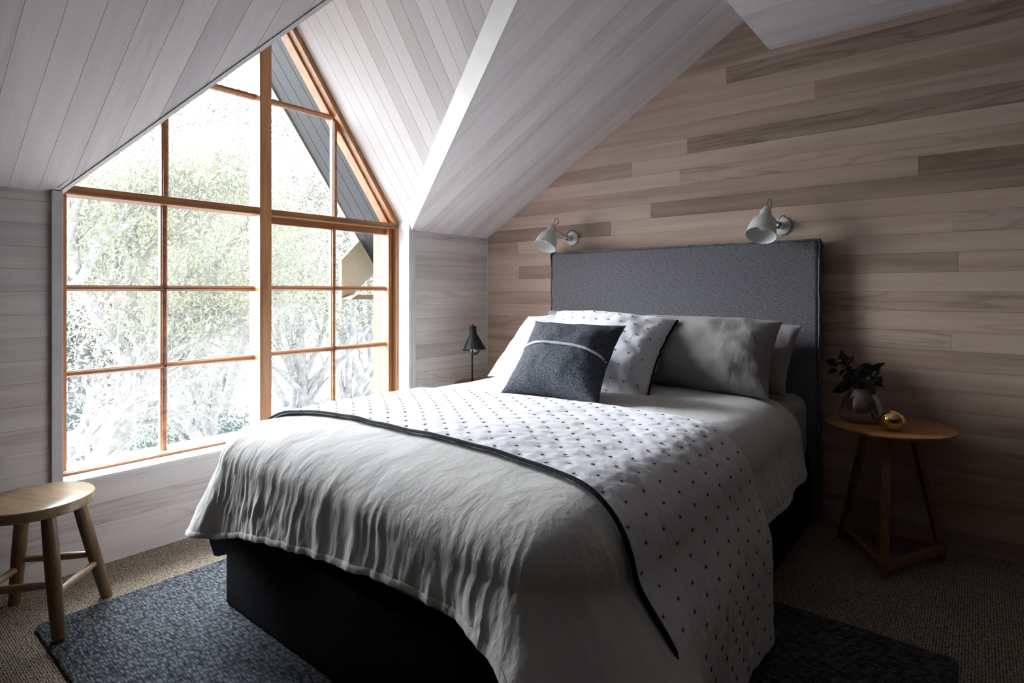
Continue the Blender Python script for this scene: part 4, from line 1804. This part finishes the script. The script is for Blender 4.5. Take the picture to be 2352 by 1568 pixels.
# ------------------------------------------------------------------ black table lamp
lx, ly = -2.69, 2.875
TZ = .592 * .92
tl = empty('table_lamp', (lx, ly, TZ))
tag(tl, 'slim black table lamp with cone shade, in the corner by the window', 'lamp')
b = MB()
b.lathe([(0, 0), (.055, 0), (.055, .006), (.050, .009), (0, .010)], 40)
b.build('base', M['black_metal'], tl, smooth=True, angle=.6, weld=.0003)
b = MB()
b.tube([(0, 0, .008), (0, 0, .30)], .0058, 14)
b.build('pole', M['black_metal'], tl, smooth=True)
axs = Matrix.Translation((.012, -.006, .385)) @ Matrix.Rotation(math.radians(-4), 4, 'X') @ Matrix.Rotation(math.radians(-9), 4, 'Y')
b = MB()
b.lathe([(0, .012), (.021, .011), (.0235, .008), (.0235, -.040), (.079, -.148), (.0785, -.150), (.022, -.042), (.012, -.038)], 48, axs)
b.build('lamp_shade', M['black_metal'], tl, smooth=True, angle=.6)
b = MB()
b.tube([axs @ Vector((0, 0, .010)), axs @ Vector((0, 0, .020)), axs @ Vector((-.001, 0, .028))], [.004, .003, .002], 8)
b.build('switch', M['black_metal'], tl, smooth=True)
b = MB()
b.lathe([(.012, -.070), (.016, -.085), (.030, -.105), (.0385, -.128), (.0400, -.146), (.036, -.164), (.026, -.178), (.012, -.185), (0, -.1865)], 36, axs)
b.build('bulb', M['bulb'], tl, smooth=True)
b = MB()
b.tube([(0, 0, .29), (.004, -.002, .335), axs @ Vector((0, 0, -.02))], .0058, 12)
b.build('neck', M['black_metal'], tl, smooth=True)

# ------------------------------------------------------------------ outdoors
GZ = -1.75
b = MB()
b.box((-80, -40, GZ - .2), (XG - .1, 60, GZ))
tag(b.build('ground', M['snow']), kind='structure')


def rv(r, a=1.0):
    return Vector((r.uniform(-a, a), r.uniform(-a, a), r.uniform(-a, a)))


def grow(mb, tips, p, d, L_, rad, depth, r, bend=.35, up=.12):
    pts, rads = [p.copy()], [rad]
    n_ = 5
    for i in range(n_):
        d = (d + rv(r, bend * .5) + Vector((0, 0, up * .3))).normalized()
        p = p + d * (L_ / n_)
        pts.append(p.copy())
        rads.append(rad * (1 - .55 * (i + 1) / n_))
        if depth > 0 and i >= 1 and r.random() < .75:
            nd = (d + rv(r, .8)).normalized()
            grow(mb, tips, p.copy(), nd, L_ * r.uniform(.45, .75), rads[-1] * .6, depth - 1, r, bend, up)
    mb.tube(pts, rads, 7 if rad > .03 else 4, caps=False)
    tips.append(p.copy())
    tips.append(pts[3])


def leaves_mesh(clusters, per, rad, size, r, seedcol=0):
    vs_, fs = [], []
    for c_ in clusters:
        for k in range(per):
            p = c_ + Vector((r.gauss(0, rad), r.gauss(0, rad), r.gauss(0, rad * .7)))
            d = (rv(r) + Vector((0, 0, -.5))).normalized()
            sd = d.cross(rv(r)).normalized() * size * .16
            L_ = size * r.uniform(.6, 1.2)
            i = len(vs_)
            vs_ += [tuple(p), tuple(p + d * L_ * .45 + sd), tuple(p + d * L_), tuple(p + d * L_ * .45 - sd)]
            fs.append((i, i + 1, i + 2, i + 3))
    mb = MB()
    mb.v, mb.f = vs_, fs
    return mb


def gum(name, label, boughs, X, seed, sub=3, leafsz=.06, per=44, crad=.22, lmat='gum_leaf', subL=.9, foliage_y=760):
    r = random.Random(seed)
    root = on_x(*boughs[0][0][:2], X)
    t = empty(name, (root.x, root.y, GZ))
    tag(t, label, 'tree', 'snow gums outside the window')
    mb, tips = MB(), []
    off = Vector((root.x, root.y, GZ))
    for bo in boughs:
        pts = [on_x(x, y, X + dx) - off for (x, y, dx, w) in bo]
        rads = [w / 1320 * abs(X) * 1.15 * .5 for (_, _, _, w) in bo]
        # resample smoothly
        P2, R2 = [], []
        for i in range(len(pts) - 1):
            for k in range(4):
                u = k / 4
                p0, p1, p2, p3 = pts[max(0, i - 1)], pts[i], pts[i + 1], pts[min(len(pts) - 1, i + 2)]
                q = .5 * ((2 * p1) + (p2 - p0) * u + (2 * p0 - 5 * p1 + 4 * p2 - p3) * u * u + (3 * p1 - p0 - 3 * p2 + p3) * u ** 3)
                P2.append(q + rv(r, .015))
                R2.append(rads[i] * (1 - u) + rads[i + 1] * u)
        P2.append(pts[-1])
        R2.append(rads[-1])
        mb.tube(P2, R2, 10, caps=True)
        for i in range(3, len(P2)):
            if r.random() < .62:
                d0 = (P2[i] - P2[i - 1]).normalized()
                d0 = (d0 + rv(r, .75) + Vector((0, 0, .25))).normalized()
                grow(mb, tips, P2[i].copy(), d0, subL * r.uniform(.6, 1.2), R2[i] * .45, sub - 1, r)
    mb.build('trunk', M['bark'], t, smooth=True)
    cl = []
    for p in tips:
        z_ = p.z + off.z
        ylim = HY - F * (z_ - H) / 8
        if r.random() < (.6 if z_ > .9 else .12):
            cl.append(p)
    lm = leaves_mesh(cl, per, crad, leafsz, r)
    lm.build('foliage', M[lmat], t)
    return t


gum('snow_gum', 'pale multi-stemmed gum leaning across the left window panes', [
    [(60, 1500, 0, 60), (130, 1260, 0, 58), (210, 1110, 0, 52), (290, 965, 0, 46), (340, 850, -.2, 40), (400, 760, -.3, 32), (470, 640, -.5, 24), (560, 520, -.6, 16), (650, 420, -.7, 8)],
    [(60, 1120, .2, 34), (160, 1030, .2, 36), (250, 955, .1, 34), (330, 860, 0, 30), (430, 740, -.2, 20), (540, 650, -.3, 14), (680, 580, -.4, 7)],
    [(290, 965, 0, 26), (300, 850, .3, 22), (240, 740, .4, 20), (190, 650, .5, 16), (160, 540, .6, 12), (190, 440, .6, 8)],
    [(340, 850, 0, 24), (300, 700, .2, 18), (330, 600, .2, 14), (400, 520, .2, 10), (480, 460, 0, 6)],
    [(180, 650, .6, 14), (230, 560, .6, 12), (300, 510, .6, 9), (380, 470, .5, 6)],
    [(345, 840, 0, 18), (450, 790, .2, 13), (560, 740, .3, 10), (680, 700, .3, 6)],
    [(150, 1400, .9, 13), (215, 1150, .8, 14), (230, 1060, .8, 16), (255, 960, .7, 13), (330, 900, .7, 9), (400, 880, .6, 6)],
], -6.6, 3, sub=3, subL=.75, per=40)
gum('snow_gum', 'forked gum seen through the middle panes beside the mullion', [
    [(480, 1250, 0, 34), (482, 1100, 0, 30), (480, 1000, 0, 27), (470, 930, 0, 22), (430, 850, -.2, 16), (400, 740, -.3, 12), (410, 620, -.4, 8), (450, 500, -.4, 5)],
    [(482, 1010, 0, 20), (500, 900, .2, 16), (500, 800, .2, 13), (540, 700, .3, 9), (560, 560, .3, 6)],
    [(478, 1040, 0, 26), (430, 970, .3, 18), (395, 890, .5, 12), (380, 800, .6, 8)],
], -9.0, 8, sub=3, subL=1.1, leafsz=.07, per=40, crad=.30)
gum('snow_gum', 'gum with a wide fork low in the right hand sash', [
    [(705, 1200, 0, 34), (702, 1000, 0, 32), (700, 910, 0, 28), (670, 850, -.1, 17), (640, 780, -.3, 12), (640, 700, -.4, 10), (600, 600, -.5, 6)],
    [(700, 910, 0, 24), (690, 820, .1, 16), (680, 740, .1, 10), (700, 600, .2, 6)],
    [(702, 895, 0, 18), (740, 850, .2, 12), (800, 810, .3, 8), (860, 740, .4, 6)],
    [(695, 900, 0, 14), (640, 850, .5, 10), (590, 800, .7, 7), (540, 720, .8, 5)],
], -10.5, 14, sub=3, subL=1.2, leafsz=.09, per=30, crad=.30)
gum('snow_gum', 'slender gum rising near the right edge of the window', [
    [(770, 1150, 0, 22), (800, 960, 0, 20), (800, 860, 0, 16), (810, 740, .2, 12), (820, 640, .3, 8), (800, 520, .3, 6)],
    [(800, 960, 0, 20), (840, 860, .2, 16), (880, 780, .2, 13), (930, 700, .2, 9)],
    [(820, 920, 0, 14), (880, 850, .2, 12), (960, 800, .3, 9)],
], -9.6, 23, sub=3, subL=1.0, leafsz=.085, per=28, crad=.26)
# crowns behind, closing the view
r = random.Random(50)
k = 0
for (x, y0, X, w_, lab) in ((250, 300, -13.0, 2.2, 'distant gum crown behind the far left panes'), (480, 215, -14.0, 2.2, 'distant gum crown just left of the mullion'),
                            (690, 235, -13.5, 2.4, 'distant gum crown behind the upper right panes'), (860, 420, -13.0, 1.6, 'distant gum crown behind the eave'), (120, 480, -11.5, 1.3, 'distant gum crown at the extreme left of the glass')):
    top = on_x(x, y0, X)
    bot = on_x(x, 1000, X)
    t = empty('snow_gum', (bot.x, bot.y, GZ))
    tag(t, lab, 'tree', 'snow gums outside the window')
    off = Vector(t.location)
    mb, tips = MB(), []
    hgt = top.z - GZ
    for q in range(5):
        base_ = Vector((r.uniform(-.4, .4), r.uniform(-.4, .4), 0))
        d = Vector((r.uniform(-.2, .2), r.uniform(-.5, .5), 1)).normalized()
        grow(mb, tips, base_, d, hgt * .62, .11, 3, r, .3, .25)
    mb.build('trunk', M['bark'], t, smooth=True)
    cl = [p for p in tips if p.z > hgt * .3 and r.random() < .5]
    for q in range(300):
        a = Vector((r.gauss(0, w_ * .5), r.gauss(0, w_ * .75), r.uniform(.33, 1.0) * hgt))
        a.y *= 1.0 - .45 * max(0, (a.z / hgt - .75) / .25)
        cl.append(a)
    lm = leaves_mesh(cl, 34, .28, .11, r)
    lm.build('foliage', M['gum_leaf_far'], t)
for (x, y, X, w_, h_, lab) in ((195, 985, -10.5, .55, .75, 'low bluish green shrub at the left of the snowy ground'), (420, 1000, -11.5, .8, .7, 'low bluish green shrub behind the leaning trunk'),
                               (525, 1010, -9.6, .5, .5, 'low bluish green shrub left of the mullion foot'), (760, 960, -12.0, 1.4, 1.0, 'wide bluish green shrub beyond the right hand sash')):
    p = on_x(x, y, X)
    t = empty('shrub', (p.x, p.y, GZ))
    tag(t, lab, 'shrub', 'shrubs on the ground outside')
    zc = p.z - GZ
    cl = [Vector((r.gauss(0, w_ * .5), r.gauss(0, w_ * .6), max(.05, r.gauss(zc, h_ * .28)))) for q in range(110)]
    leaves_mesh(cl, 30, .14, .09, r).build('foliage', M['shrub_leaf'], t)
    mb = MB()
    for q in range(9):
        tip = Vector((r.uniform(-w_, w_) * .6, r.uniform(-w_, w_) * .7, zc))
        mb.tube([Vector((tip.x * .1, tip.y * .1, 0)), tip * .5, tip], [.02, .014, .006], 5)
    mb.build('stem', M['bark'], t)
